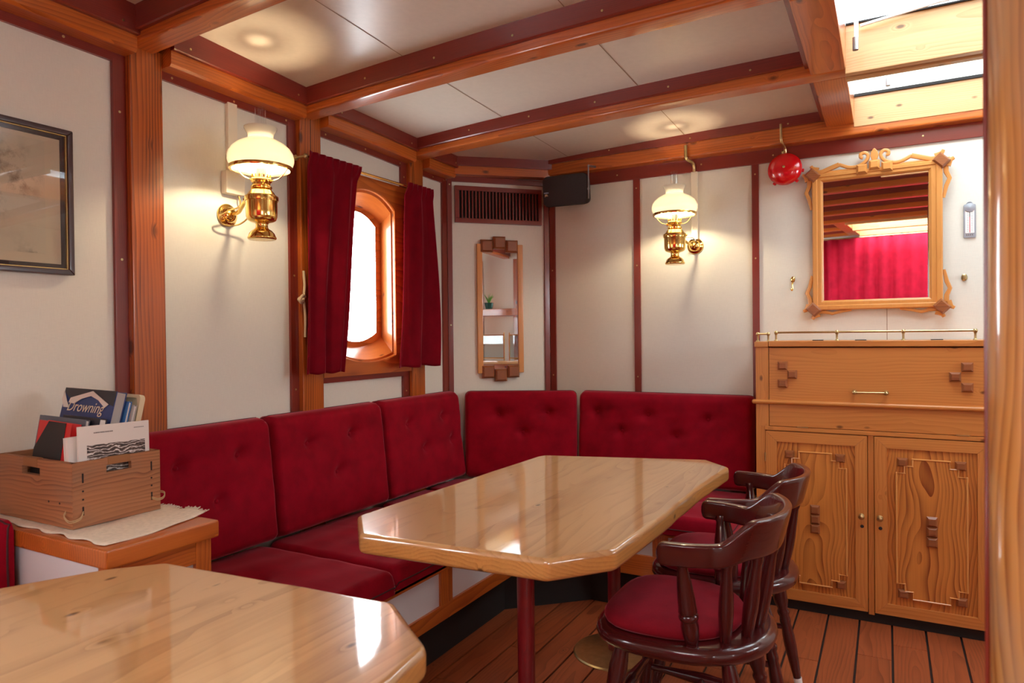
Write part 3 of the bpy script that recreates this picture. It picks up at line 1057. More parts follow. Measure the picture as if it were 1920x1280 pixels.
# ------------------------------------------------------------------ tables
def rounded_slab(bb, poly, z0, z1, r=0.014, mi=0, mi_edge=1):
    """tabletop: flat top and bottom, rounded edge"""
    c = Vector((sum(p[0] for p in poly) / len(poly), sum(p[1] for p in poly) / len(poly)))
    N = len(poly)

    def inset(d):
        out = []
        for i in range(N):
            p, a, q = Vector(poly[i]), Vector(poly[i - 1]), Vector(poly[(i + 1) % N])
            n1 = (p - a).normalized()
            n2 = (q - p).normalized()
            n1, n2 = Vector((-n1.y, n1.x)), Vector((-n2.y, n2.x))
            m = (n1 + n2)
            m = m / max(m.dot(n1), 0.2)
            out.append(p + m * d)
        return out
    rings = []
    for d, z in ((r * 1.2, z0), (r * .35, z0 + r * .5), (0, z0 + r * 1.4), (0, z1 - r * 1.3), (r * .3, z1 - r * .4), (r, z1), (r + .004, z1)):
        rings.append([Vector((*p, z)) for p in inset(d)])
    off = B.off()
    n0 = len(rings) * N
    vs = [p for ring in rings for p in ring]
    W_ = [Vector((p.y, p.x - c.x, p.z)) + off for p in vs]
    side = [[i * N + j, i * N + (j + 1) % N, (i + 1) * N + (j + 1) % N, (i + 1) * N + j] for i in range(len(rings) - 1) for j in range(N)]
    bb.add(vs, side[:-N * 3], W_, mi_edge)
    bb.add(vs, side[-N * 3:] + [[(len(rings) - 1) * N + j for j in range(N)]], W_, mi)
    bb.add(vs, [list(range(N))[::-1]], W_, mi_edge)
    bmesh.ops.remove_doubles(bb.bm, verts=list(bb.bm.verts), dist=1e-6)


def soften(poly, r=0.03, n=3, jitter=0.0, seed=1):
    rnd = random.Random(seed)
    out = []
    N = len(poly)
    for i in range(N):
        p, a, q = Vector(poly[i]), Vector(poly[i - 1]), Vector(poly[(i + 1) % N])
        d1 = (a - p)
        d2 = (q - p)
        k1, k2 = min(r, d1.length * .4), min(r, d2.length * .4)
        s, e = p + d1.normalized() * k1, p + d2.normalized() * k2
        for k in range(n + 1):
            t = k / n
            out.append(s * (1 - t) ** 2 + p * 2 * t * (1 - t) + e * t * t)
        if d2.length > .3 and jitter:
            for k in range(1, 6):
                g = p + d2 * (k / 6)
                nn = Vector((-d2.y, d2.x)).normalized()
                out.append(g + nn * rnd.uniform(-jitter, jitter))
    return out


def table(label, poly, legs, seed, base):
    t = thing('dining_table', base, label, 'table', None)
    bb = B()
    rounded_slab(bb, soften(poly, .013, 3, .002, seed), 0.69, 0.742, .009)
    bb.build('tabletop', ['table', 'edge'], t, sharp=50)
    bb = B()
    bb.box(base[0] - .06, base[0] + .06, legs[0][1] - .1, legs[-1][1] + .1, .665, .692, .004, 'y')
    bb.build('batten', 'edge', t)
    for x, y in legs:
        bb = B()
        bb.lathe([(.026, FZ + .012), (.026, .667)], Matrix.Translation((x, y, 0)), 24)
        lg = bb.build('leg', 'leg_paint', t)
        bb = B()
        bb.lathe([(.165, 0), (.165, .003), (.160, .008), (.06, .014), (.028, .016)], Matrix.Translation((x, y, FZ)), 40)
        bb.build('foot_plate', 'brass_old', lg)
    return t


table('long lacquered pale wood table with clipped corners, standing before the bench and two chairs',
      [(-1.17, 1.318), (-.66, 1.352), (-.550, 1.49), (-.538, 1.75), (-.534, 2.2), (-.514, 2.60), (-.625, 2.72), (-1.245, 2.54), (-1.262, 2.50), (-1.298, 1.455)],
      [(-.940, 1.78), (-.962, 2.58)], 3, (-.93, 2.05, 0))
table('glossy pale wood table with clipped corners, half cut off, reflecting the bright window',
      [(-1.30, -.52), (-.78, -.50), (-.62, -.36), (-.632, .775), (-.648, .888), (-.815, 1.012), (-1.41, .96), (-1.49, .872), (-1.575, .70), (-1.60, .45), (-1.58, -.3)],
      [(-1.1, -.15), (-1.1, .55)], 5, (-1.1, .25, 0))


# ------------------------------------------------------------------ chairs
def make_chair(loc, label, group):
    t = thing('captains_chair', loc, label, 'chair', group, local=True)
    t.rotation_euler = (0, 0, PI)

    def seat_out(a, b_, sx, sh=0.0):
        pts = []
        for k in range(40):
            th = 2 * PI * k / 40
            c, s = math.cos(th), math.sin(th)
            e = 3.4 if c > 0 else 2.2
            rr = (abs(c) ** e + abs(s) ** e) ** (-1 / e)
            pts.append((a * rr * c + sh, b_ * rr * s * (1.0 + 0.03 * c)))
        return pts
    b1 = B()
    O = seat_out(.238, .238, 1, .012)
    rings = []
    for z, s in ((.392, .86), (.394, .93), (.402, .975), (.415, 1.0), (.428, .99), (.437, .955), (.441, .90), (.4415, .6), (.4415, .1)):
        rings.append([Vector((p[0] * s, p[1] * s, z)) for p in O])
    b1.loft(rings, wood=lambda p: (p.x, p.y, p.z))
    b1.build('seat', 'chair', t, sharp=70)
    b1 = B()
    O = seat_out(.184, .204, 1, 0)
    rings = []
    for z, s in ((.4405, .97), (.448, 1.0), (.458, 1.005), (.468, .97), (.476, .86), (.4795, .62), (.4805, .3), (.4805, .05)):
        rings.append([Vector((.044 + p[0] * s, p[1] * s, z)) for p in O])
    b1.loft(rings)
    b1.build('seat_pad', 'velvet_seat', t, sharp=70)
    legp = [(0, .015), (.05, .019), (.18, .026), (.30, .024), (.36, .017), (.38, .021), (.40, .021), (.42, .017), (.45, .019), (.47, .0195), (.49, .017), (.58, .0205), (.66, .0215), (.80, .018), (.93, .0135), (1, .0125)]
    legs = []
    for sx, sy in ((1, 1), (1, -1), (-1, 1), (-1, -1)):
        p0 = Vector((.155 if sx > 0 else -.125, .145 * sy, .398))
        p1 = Vector((.225 if sx > 0 else -.205, (.205 if sx > 0 else .175) * sy, FZ))
        legs.append((p0, p1))
        b1 = B()
        b1.turned(p0, p1, legp, 18)
        lg = b1.build('leg', 'chair', t, sharp=60)
        b1 = B()
        d = p1 - p0
        b1.turned(p0 + d * .935, p1, [(0, .0152), (1, .0142)], 16)
        b1.build('foot_cap', 'white', lg) if (sx < 0 and sy < 0) else b1.build('foot_cap', 'chair', lg)
    strp = [(0, .009), (.2, .012), (.38, .017), (.46, .019), (.5, .0205), (.54, .019), (.62, .017), (.8, .012), (1, .009)]
    mids = []
    for sy in (0, 1):
        a = legs[sy][0].lerp(legs[sy][1], .52)
        c = legs[2 + sy][0].lerp(legs[2 + sy][1], .52)
        mids.append((a + c) / 2)
        b1 = B()
        b1.turned(a, c, strp, 14)
        b1.build('stretcher', 'chair', t, sharp=60)
    b1 = B()
    b1.turned(mids[0], mids[1], strp, 14)
    b1.build('stretcher', 'chair', t, sharp=60)
    b1 = B()
    a, c = legs[0][0].lerp(legs[0][1], .44), legs[1][0].lerp(legs[1][1], .44)
    b1.turned(a, c, strp, 14)
    b1.build('stretcher', 'chair', t, sharp=60)
    # arm bow with raised crest
    half = [(.030, .244), (-.01, .241), (-.06, .232), (-.12, .206), (-.175, .157), (-.215, .085), (-.228, 0)]
    path = cr([(x, y, 0) for x, y in half] + [(x, -y, 0) for x, y in half[-2::-1]], 8)
    L = [0]
    for i in range(1, len(path)):
        L.append(L[-1] + (path[i] - path[i - 1]).length)
    tot = L[-1]
    rings = []
    for i, p in enumerate(path):
        u = abs(L[i] / tot * 2 - 1)          # 1 at the tips, 0 at the back
        d = (path[min(i + 1, len(path) - 1)] - path[max(i - 1, 0)]).normalized()
        nr = Vector((d.y, -d.x, 0))
        if nr.dot(Vector((p.x + .02, p.y, 0))) < 0:
            nr = -nr
        sm = lambda e0, e1: max(0.0, min(1.0, (u - e0) / (e1 - e0))) if e0 != e1 else 0
        k = sm(.62, .40)
        k = k * k * (3 - 2 * k)
        zt = .712 + .060 * k - .002 * u
        zb = .652 + .014 * k
        th = .0125 + .002 * u
        lean = .026 * k
        hd = sm(1.0, .955)
        hd = math.sqrt(max(0, 1 - (1 - hd) ** 2)) if hd < 1 else 1
        zm, hh = (zt + zb) / 2, (zt - zb) / 2 * (.35 + .65 * hd)
        th *= (.5 + .5 * hd)
        ring = []
        for q in range(14):
            a_ = 2 * PI * q / 14
            ca, sa = math.cos(a_), math.sin(a_)
            ex = .36
            ox = th * math.copysign(abs(ca) ** ex, ca)
            oz = hh * math.copysign(abs(sa) ** ex, sa)
            ring.append(p + nr * (ox + lean * (oz / max(hh, 1e-6) + 1) * .5) + Vector((0, 0, zm + oz)))
        rings.append(ring)
    b1 = B()
    b1.loft(rings)
    b1.build('arm_bow', 'chair', t, sharp=65)
    fat = [(0, .013), (.03, .017), (.10, .021), (.22, .0235), (.29, .0215), (.31, .025), (.345, .026), (.37, .021), (.395, .025), (.43, .0235), (.55, .0225), (.72, .019), (.86, .0145), (.92, .013), (.95, .016), (1, .014)]
    slim = [(0, .014), (.10, .0165), (.35, .0195), (.5, .019), (.75, .015), (.9, .013), (.95, .0155), (1, .014)]
    for (bx, by), (tx, ty), pr in (((-.045, .188), (-.03, .232), fat), ((-.118, .138), (-.135, .190), slim), ((-.160, .075), (-.196, .112), slim), ((-.178, 0), (-.218, 0), slim)):
        for sgn in ((1, -1) if by else (1,)):
            b1 = B()
            b1.turned((bx, by * sgn, .438), (tx, ty * sgn, .668), pr, 16)
            b1.build('spindle', 'chair', t, sharp=60)
    return t


def copy_tree(o, parent=None):
    c = o.copy()
    COL.objects.link(c)
    if parent is not None:
        c.parent = parent
    for ch in list(o.children):
        copy_tree(ch, c)
    return c


CH = 'captains chairs at the long table'
chair = make_chair((-.489, 1.945, 0), 'dark captains chair with red seat pad, fully seen at the near table corner', CH)
chair2 = copy_tree(chair)
chair2.location = (-.489, 2.468, 0)
chair2['label'] = 'dark captains chair standing beside the pine cabinet, mostly hidden behind the other chair'

# ------------------------------------------------------------------ pine cabinet
cab = thing('sideboard_cabinet', (-.06, 3.52, 0), 'honey pine cabinet with two figured doors and brass gallery rail below the ornate mirror', 'cabinet')
YC = 3.355
CX0, CX1 = -.540, .415
b = B()
b.box(CX0, CX0 + .018, YC + .001, YB - .015, FZ, 1.172, .001, 'z')
b.box(CX1 - .018, CX1, YC + .001, YB - .015, FZ, 1.172, .001, 'z')
b.box(CX0 + .018, CX1 - .018, YB - .03, YB - .015, FZ, 1.172, 0, 'z')
b.box(CX0 + .018, CX1 - .018, YC + .02, YB - .03, .78, .80, 0, 'x')
b.box(CX0, -.483, YC, YC + .022, .803, 1.170, .0015, 'z')
b.box(CX0, -.498, YC, YC + .022, FZ + .03, .803, .0015, 'z')
b.box(.372, CX1, YC, YC + .022, FZ + .03, .803, .0015, 'z')
b.box(-.077 + .002, -.052, YC + .004, YC + .022, .0, .786, .001, 'z')
b.box(-.50, CX1, YC - .004, YC + .022, .786, .804, .002, 'x')
b.build('carcass', 'cab', cab)
b = B()
b.box(CX0 - .004, -.483, YC - .010, YB - .015, 1.171, 1.196, .003, 'x')
b.box(-.481, CX1 + .005, YC - .010, YB - .015, 1.173, 1.199, .003, 'x')
b.build('top', 'cab', cab)
b = B()
b.box(-.481, CX1, YC + .002, YC + .02, .926, 1.168, .002, 'x')
fd = b.build('drop_front', 'cab', cab)
b = B()
b.tube([(-.126, YC - .028, .972), (-.003, YC - .028, .974)], .0042, 10)
for x in (-.126, -.003):
    b.tube([(x, YC + .004, .9725), (x, YC - .03, .9725)], .0055, 10)
    b.ball((x, YC - .03, .9725), .0085)
    b.lathe([(.011, 0), (.009, .004)], frame_at((x, YC + .003, .9725), Vector((1, 0, 0)), Vector((0, 0, 1)), Vector((0, -1, 0))), 14)
b.build('handle', 'brass_old', fd)


def pyramid(bb, x, z, sx, sz, y, d=.016):
    vs = []
    for s, dy in ((1, 0), (1, -.006), (.62, -d)):
        for px_, pz in ((-1, -1), (1, -1), (1, 1), (-1, 1)):
            vs.append(Vector((x + px_ * sx / 2 * s, y + dy, z + pz * sz / 2 * s)))
    fs = [[i * 4 + j, i * 4 + (j + 1) % 4, (i + 1) * 4 + (j + 1) % 4, (i + 1) * 4 + j] for i in range(2) for j in range(4)] + [[8, 9, 10, 11], [3, 2, 1, 0]]
    o = B.off()
    bb.add(vs, fs, [Vector((v.x, v.z, v.y)) + o for v in vs])


for x, z in ((-.421, 1.086), (-.380, 1.046), (-.421, 1.004), (.289, 1.088), (.247, 1.047), (.289, 1.004)):
    b = B()
    pyramid(b, x, z, .041, .038, YC + .002)
    b.build('carved_block', 'block', fd, sharp=10)
b = B()
b.box(-.481, CX1, YC + .002, YC + .02, .806, .906, .002, 'x')
b.build('apron', 'cab', cab)
b = B()
b.tube([(CX0 - .006, YC - .006, .916), (-.50, YC - .006, .917), (CX1, YC - .006, .917)], .011, 14)
b.ball((CX0 - .006, YC - .006, .916), .011)
b.build('nosing', 'cab', cab)
for x in (-.36, .25):
    b = B()
    b.box(x, x + .046, YC - .006, YC + .003, .8035, .8075, .001)
    b.build('hinge', 'brass_old', cab)
for x0, x1 in ((-.30, -.255), (-.125, -.08), (.165, .21)):
    b = B()
    b.box(x0, x1, YC + .06, YC + .09, 1.198, 1.203, .001)
    b.build('lid_hinge', 'book_black', cab)


def door(x0, x1, fields, blocks, stack, knob_x, hinge_x):
    z0, z1 = .012, .782
    fw = .048
    b1 = B()
    for poly, ax in (([(x0, z0), (x1, z0), (x1 - fw, z0 + fw), (x0 + fw, z0 + fw)], 0), ([(x0, z1), (x0 + fw, z1 - fw), (x1 - fw, z1 - fw), (x1, z1)], 0),
                     ([(x0, z0), (x0 + fw, z0 + fw), (x0 + fw, z1 - fw), (x0, z1)], 1), ([(x1, z0), (x1, z1), (x1 - fw, z1 - fw), (x1 - fw, z0 + fw)], 1)):
        b1.prism(poly, frame_at((0, YC, 0), Vector((1, 0, 0)), Vector((0, 0, 1)), Vector((0, -1, 0))), -.018, .0035, .0012, ax=ax)
    d = b1.build('door', 'cab', cab)
    b1 = B()
    o = B.off()
    o.y = random.uniform(-.02, .02)
    b1.box(x0 + fw - .003, x1 - fw + .003, YC + .006, YC + .014, z0 + fw - .003, z1 - fw + .003, 0, 'z', off=Vector((o.x, 0.03, .05)))
    fa = x0 + fw + .035
    fb = x1 - fw - .035
    ft, f_ = .694, .096
    st = .030
    poly = [(fa + 2 * st, ft), (fb - 2 * st, ft), (fb - 2 * st, ft - .031), (fb - st, ft - .031), (fb - st, ft - .062), (fb, ft - .062),
            (fb, f_ + .062), (fb - st, f_ + .062), (fb - st, f_ + .031), (fb - 2 * st, f_ + .031), (fb - 2 * st, f_),
            (fa + 2 * st, f_), (fa + 2 * st, f_ + .031), (fa + st, f_ + .031), (fa + st, f_ + .062), (fa, f_ + .062),
            (fa, ft - .062), (fa + st, ft - .062), (fa + st, ft - .031), (fa + 2 * st, ft - .031)]
    B.fixed = Vector((1.7 + 3.1 * x0, .03 - (fa + fb) / 2, .05))
    b1.prism(poly, frame_at((0, YC + .006, 0), Vector((1, 0, 0)), Vector((0, 0, 1)), Vector((0, -1, 0))), 0.0, .010, .003, ax=1)
    B.fixed = None
    pn = b1.build('door_panel', 'cab_field', d)
    b1 = B()
    b1.tube([(p[0], YC - .0040, p[1]) for p in poly + poly[:1]], .0036, 8)
    for q in range(0, len(poly)):
        b1.ball((poly[q][0], YC - .0040, poly[q][1]), .0037, 1.0, 8)
    b1.build('applied_moulding', 'moulding', pn)
    for x, z in blocks:
        q = B()
        pyramid(q, x, z, .040, .036, YC + .006, .018)
        q.build('carved_block', 'block', d, sharp=10)
    for k in range(3):
        q = B()
        pyramid(q, stack[0], stack[1] - .043 * k, .040, .042, YC - .0005, .016)
        q.build('carved_block', 'block', d, sharp=10)
    q = B()
    fr = frame_at((knob_x, YC - .003, .430), Vector((1, 0, 0)), Vector((0, 0, 1)), Vector((0, -1, 0)))
    q.lathe([(.012, 0), (.011, .002), (.005, .004), (.005, .011), (.010, .015), (.0125, .020), (.010, .0245), (.004, .0265), (0, .0268)], fr, 18)
    q.build('knob', 'brass_old', d)
    q = B()
    q.lathe([(.0075, 0), (.0065, .001)], frame_at((knob_x + .002, YC - .0035, .385), Vector((1, 0, 0)), Vector((0, 0, 1)), Vector((0, -1, 0))), 14)
    q.build('keyhole', 'book_black', d)
    for z in (.66, .13):
        q = B()
        q.tube([(hinge_x, YC - .005, z - .02), (hinge_x, YC - .005, z + .02)], .003, 8)
        q.build('hinge', 'brass_old', d)


door(-.497, -.0775, None, [(-.394, .678), (-.185, .676), (-.392, .115), (-.184, .112)], (-.288, .437), -.101, -.499)
door(-.050, .370, None, [(.056, .678), (.265, .678), (.057, .114), (.267, .114)], (.163, .437), -.030, .372)
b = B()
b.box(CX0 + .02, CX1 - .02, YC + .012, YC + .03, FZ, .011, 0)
b.build('kick_board', 'dark', cab)  # near-black board stands in for the shadow gap under the doors
rail = None
b = B()
RZ = 1.238
posts = [-.450, -.195, .062, .318]
b.tube([(posts[0], YC + .008, RZ), (posts[-1], YC + .008, RZ)], .0045, 10)
for x in posts:
    b.lathe([(.009, 1.198), (.009, 1.202), (.0045, 1.206), (.0045, 1.226), (.007, 1.232)], Matrix.Translation((x, YC + .008, 0)), 12)
    b.ball((x, YC + .008, RZ), .0088)
rail = b.build('gallery_rail', 'brass_old', cab)
b = B()
b.tube([(-.484, YC + .008, RZ - .006), (-.534, YC + .03, RZ - .006)], .0045, 10)
for x, y in ((-.484, YC + .008), (-.534, YC + .03)):
    b.lathe([(.009, 1.195), (.009, 1.199), (.0045, 1.203), (.0045, 1.222), (.007, 1.227)], Matrix.Translation((x, y, 0)), 12)
    b.ball((x, y, RZ - .006), .0088)
b.build('gallery_rail', 'brass_old', cab)

# ------------------------------------------------------------------ ornate mirror over the cabinet
mir = thing('wall_mirror', (-.047, YB - .026, 1.34), 'large ornate carved pine mirror over the cabinet, reflecting beams and a red curtain', 'mirror')
MX0, MX1, MZ0, MZ1 = -.318, .224, 1.345, 2.008
MF = frame_at((0, 3.676, 0), Vector((1, 0, 0)), Vector((0, 0, 1)), Vector((0, -1, 0)))
ix0, ix1, iz0, iz1 = -.270, .170, 1.392, 1.968
rings = []
ctr = ((MX0 + MX1) / 2, (MZ0 + MZ1) / 2)


def rect(x0, x1, z0, z1, w):
    return [MF @ Vector(p) for p in ((x0, z0, w), (x1, z0, w), (x1, z1, w), (x0, z1, w))]


def lerp(a, b_, t):
    return a + (b_ - a) * t


b = B()
prof = [(0, -.010), (0, .012), (.10, .018), (.42, .018), (.50, .013), (.80, .013), (.90, .008), (1.0, .004), (1.0, -.006)]
for t_, w_ in prof:
    rings.append(rect(lerp(MX0, ix0, t_), lerp(MX1, ix1, t_), lerp(MZ0, iz0, t_), lerp(MZ1, iz1, t_), w_))
b.loft(rings, True, False, wood=lambda p: (p.z, p.x, p.y))
b.build('frame', 'frame_wood', mir, sharp=20)
b = B()
pf = frame_at((0, 3.676, iz0 - .004), Vector((1, 0, 0)), Vector((0, 0, 1)), Vector((0, -1, 0)))
b.prism([(ix0 - .004, 0), (ix1 + .004, 0), (ix1 + .004, iz1 - iz0 + .008), (ix0 - .004, iz1 - iz0 + .008)], pf, -.008, -.004)
b.build('mirror_glass', 'mirror', mir)
cx = ctr[0]
for s in (-1, 1):
    b = B()
    fx = frame_at((cx, 3.676, 0), Vector((s, 0, 0)), Vector((0, 0, 1)), Vector((0, -1, 0)))
    b.stroke([(p[0], p[1]) for p in ((.275, 2.016), (.225, 2.018), (.150, 2.044))], .021, fx, -.004, .010)
    b.stroke([(p[0], p[1]) for p in cr([(.152, 2.044, 0), (.105, 2.024, 0), (.066, 2.026, 0), (.036, 2.044, 0), (.026, 2.068, 0), (.038, 2.084, 0), (.056, 2.080, 0), (.058, 2.066, 0), (.048, 2.062, 0)], 6)], .015, fx, -.004, .010)
    b.stroke([(.055, 2.012), (.30, 2.012)], .014, fx, -.006, .006)
    b.build('crest_scroll', 'frame_wood', mir, sharp=50)
b = B()
b.prism([(cx + x, z) for x, z in ((0, 2.030), (.012, 2.046), (.018, 2.066), (.014, 2.084), (.006, 2.095), (0, 2.101), (-.006, 2.095), (-.014, 2.084), (-.018, 2.066), (-.012, 2.046))], MF, -.004, .013, .004)
b.build('crest_leaf', 'frame_wood', mir)
for dx, dz in ((-.052, .0), (0, .014), (.052, .0)):
    b = B()
    pyramid(b, cx + dx, 2.006 + dz, .046, .044, 3.662, .02)
    b.build('carved_block', 'frame_wood', mir, sharp=10)
for sx in (-1, 1):
    for sz in (-1, 1):
        x = MX0 if sx < 0 else MX1
        z = MZ0 if sz < 0 else MZ1
        b = B()
        fr = frame_at((x, 3.676, z), Vector((sx, 0, 0)), Vector((0, 0, sz)), Vector((0, -1, 0)))
        b.stroke([(p[0], p[1]) for p in cr([(-.03, .022, 0), (-.005, .030, 0), (.004, .044, 0)], 5)], [.02, .02, .02, .02, .02, .019, .018, .017, .016, .015, .014], fr, -.006, .010)
        b.stroke([(p[0], p[1]) for p in cr([(.022, -.03, 0), (.030, -.005, 0), (.044, .004, 0)], 5)], [.02, .02, .02, .02, .02, .019, .018, .017, .016, .015, .014], fr, -.006, .010)
        # side brackets with a pointed notch
        b.stroke([(p[0], p[1]) for p in ((.012, -.02), (.014, -.055), (.027, -.085), (.014, -.118), (.004, -.17))], [.022, .020, .018, .018, .012], fr, -.006, .006)
        if sz < 0:
            b.stroke([(p[0], p[1]) for p in ((-.02, .008), (-.055, .009), (-.085, .018), (-.118, .009), (-.17, .002))], [.018, .016, .014, .014, .010], fr, -.006, .006)
        b.build('corner_bracket', 'frame_wood', mir, sharp=50)
        b = B()
        q = .030
        f45 = frame_at((x - sx * .004, 3.664, z - sz * .004), Vector((1, 0, 1)).normalized(), Vector((-1, 0, 1)).normalized(), Vector((0, -1, 0)))
        vs = []
        for s_, h_ in ((1, 0), (1, .008), (.72, .020)):
            for a_, c_ in ((-1, -1), (1, -1), (1, 1), (-1, 1)):
                vs.append(f45 @ Vector((a_ * q * .78 * s_, c_ * q * .95 * s_, h_)))
        b.add(vs, [[i * 4 + j, i * 4 + (j + 1) % 4, (i + 1) * 4 + (j + 1) % 4, (i + 1) * 4 + j] for i in range(2) for j in range(4)] + [[8, 9, 10, 11], [3, 2, 1, 0]], [Vector((v.x, v.z, v.y)) for v in vs])
        b.build('corner_block', 'block', mir, sharp=10)

# it hangs from its top: leaning out a little and turned a little
mir.rotation_euler = (R(0.9), 0, R(-2.0))
mir.location.y -= .014

# ------------------------------------------------------------------ narrow corner mirror
cm = thing('wall_mirror', DO + DU * .315 + DN * .012 + Vector((0, 0, 1.4)), 'tall narrow mirror with stepped brown wood blocks, hung on the corner wall below the vent', 'mirror')
for u0, u1 in ((.178, .210), (.424, .456)):
    b = B()
    b.prism([(u0, 1.02), (u1, 1.02), (u1, 1.768), (u0, 1.768)], DF, .001, .020, .003, ax=1)
    b.build('side_rail', 'frame_wood', cm)
b = B()
b.prism([(.205, 1.03), (.43, 1.03), (.43, 1.755), (.205, 1.755)], DF, .001, .010)
b.build('mirror_glass', 'mirror', cm)
for u, z in ((.236, 1.756), (.313, 1.776), (.388, 1.756), (.238, 1.028), (.315, 1.008), (.390, 1.028)):
    b = B()
    hw, hh = .036, .036
    vs = []
    for s_, h_ in ((1, .008), (1, .022), (.72, .032)):
        for a_, c_ in ((-1, -1), (1, -1), (1, 1), (-1, 1)):
            vs.append(DF @ Vector((u + a_ * hw * s_, z + c_ * hh * s_, h_)))
    o = B.off()
    b.add(vs, [[i * 4 + j, i * 4 + (j + 1) % 4, (i + 1) * 4 + (j + 1) % 4, (i + 1) * 4 + j] for i in range(2) for j in range(4)] + [[8, 9, 10, 11], [3, 2, 1, 0]], [Vector((v.x, v.z, v.y)) + o for v in vs])
    b.build('carved_block', 'block', cm, sharp=10)

# ------------------------------------------------------------------ vent
v = thing('vent_grille', DO + DU * .315 + DN * .01 + Vector((0, 0, 1.99)), 'wide dark mahogany vent grille with upright slats, high on the corner wall', 'vent')
b = B()
b.prism([(.052, 1.886), (.578, 1.886), (.578, 2.096), (.052, 2.096)], DF, .0005, .003)
b.build('backing', 'dark', v)
b = B()
for poly, ax in (([(.052, 1.886), (.578, 1.886), (.578, 1.912), (.052, 1.912)], 0), ([(.052, 2.070), (.578, 2.070), (.578, 2.096), (.052, 2.096)], 0),
                 ([(.052, 1.912), (.078, 1.912), (.078, 2.07), (.052, 2.07)], 1), ([(.556, 1.912), (.578, 1.912), (.578, 2.07), (.556, 2.07)], 1)):
    b.prism(poly, DF, .003, .020, .002, ax=ax)
b.build('frame', 'mahogany', v)
for k_ in range(23):
    u = .092 + k_ * .0203
    b = B()
    b.prism([(u, 1.912), (u + .0075, 1.912), (u + .0075, 2.07), (u, 2.07)], DF, .004, .016, .001, ax=1)
    b.build('slat', 'mahogany', v)

# ------------------------------------------------------------------ loudspeaker
sp = thing('loudspeaker', (-1.58, 3.55, 2.05), 'black box loudspeaker mounted under the ceiling bar in the corner', 'speaker')
su = Vector((math.cos(R(4)), math.sin(R(4)), 0))
sw = Vector((su.y, -su.x, -.10)).normalized()
sv = su.cross(sw) * -1
sv = Vector((0, 0, 1)) if sv.z == 0 else sv.normalized() * (1 if sv.z > 0 else -1)
SF = frame_at((-1.572, 3.49, 2.045), su, sv, sw)


def rrect(w, h, r, n=6):
    pts = []
    for cx_, cy_, a0 in ((w / 2 - r, -h / 2 + r, -90), (w / 2 - r, h / 2 - r, 0), (-w / 2 + r, h / 2 - r, 90), (-w / 2 + r, -h / 2 + r, 180)):
        for i in range(n + 1):
            a = R(a0 + 90 * i / n)
            pts.append((cx_ + r * math.cos(a), cy_ + r * math.sin(a)))
    return pts


b = B()
rr_ = [[SF @ Vector((p[0] * s, p[1] * s, w)) for p in rrect(.268, .172, .03)] for s, w in ((.80, -.13), (.88, -.10), (.98, -.035), (1.0, -.02))]
b.loft(rr_)
b.build('case', 'black', sp)
b = B()
rr_ = [[SF @ Vector((p[0] * s, p[1] * s, w)) for p in rrect(.262, .166, .028)] for s, w in ((1.0, -.021), (1.0, -.004), (.985, .001), (.6, .0055), (.05, .006))]
b.loft(rr_)
b.build('grille', 'black', sp, sharp=50)
b = B()
b.prism([(-.122, -.010), (-.094, -.010), (-.094, -.005), (-.122, -.005)], SF, .0, .0058)
b.build('badge_strip', 'badge_blue', sp)


def text(s, name, mat, fr, size, parent, shear=0.0, ext=0.0006, align='CENTER'):
    cu = bpy.data.curves.new(name, 'FONT')
    cu.body = s
    cu.size = size
    cu.extrude = ext
    cu.shear = shear
    cu.align_x = align
    cu.align_y = 'CENTER'
    tmp = bpy.data.objects.new(name, cu)
    COL.objects.link(tmp)
    bpy.context.view_layer.update()
    me = bpy.data.meshes.new_from_object(tmp.evaluated_get(bpy.context.evaluated_depsgraph_get()))
    bpy.data.objects.remove(tmp)
    me.transform(fr)
    me.materials.clear()
    me.materials.append(M[mat])
    o = bpy.data.objects.new(name, me)
    COL.objects.link(o)
    o.parent = parent
    base = Vector()
    q = parent
    while q is not None:
        base += q.location
        q = q.parent
    o.location = -base
    return o


text('JBL', 'badge_letters', 'badge', SF @ Matrix.Translation((-.107, -.021, .0055)), .0155, sp)
b = B()
b.tube([(-1.432, 3.50, 2.165), (-1.432, 3.50, 1.985)], .004, 8)
b.tube([(-1.432, 3.50, 2.165), (-1.44, 3.62, 2.185)], .006, 8)
b.tube([(-1.432, 3.50, 2.04), (-1.45, 3.52, 2.04)], .006, 8)
b.build('bracket', 'chrome', sp)

# ------------------------------------------------------------------ bell
bell = thing('alarm_bell', (-.441, 3.64, 2.05), 'round red alarm bell hanging from a bent metal pipe, left of the ornate mirror', 'bell')
BF = frame_at((-.441, 3.652, 2.050), Vector((1, 0, 0)), Vector((0, .08, 1)).normalized(), Vector((0, -1, .08)).normalized())
b = B()
b.lathe([(.066, -.004), (.078, .0), (.081, .006), (.080, .014), (.074, .026), (.062, .037), (.045, .044), (.025, .048), (.0, .049)], BF, 40)
g = b.build('gong', 'red_paint', bell, sharp=50)
b = B()
b.lathe([(.006, .049), (.006, .053), (.003, .0545)], BF, 10)
b.build('centre_bolt', 'brass_old', g)
b = B()
b.lathe([(.05, -.036), (.052, -.006)], BF, 24)
for a in (-8, -48, 232):
    f2 = BF @ Matrix.Rotation(R(a), 4, 'Z')
    b.prism([(.05, -.010), (.088, -.008), (.088, .008), (.05, .010)], f2, -.016, -.004, .003)
b.build('backbox', 'red_paint', bell)
b = B()
b.tube(cr([(-.452, 3.592, 2.262, ), (-.451, 3.592, 2.20), (-.449, 3.600, 2.175), (-.440, 3.64, 2.155), (-.438, 3.652, 2.12)], 5), .006, 10)
b.tube([(-.450, 3.64, 2.142), (-.450, 3.648, 2.13)], .007, 8)
b.build('pipe', 'brass_old', bell)

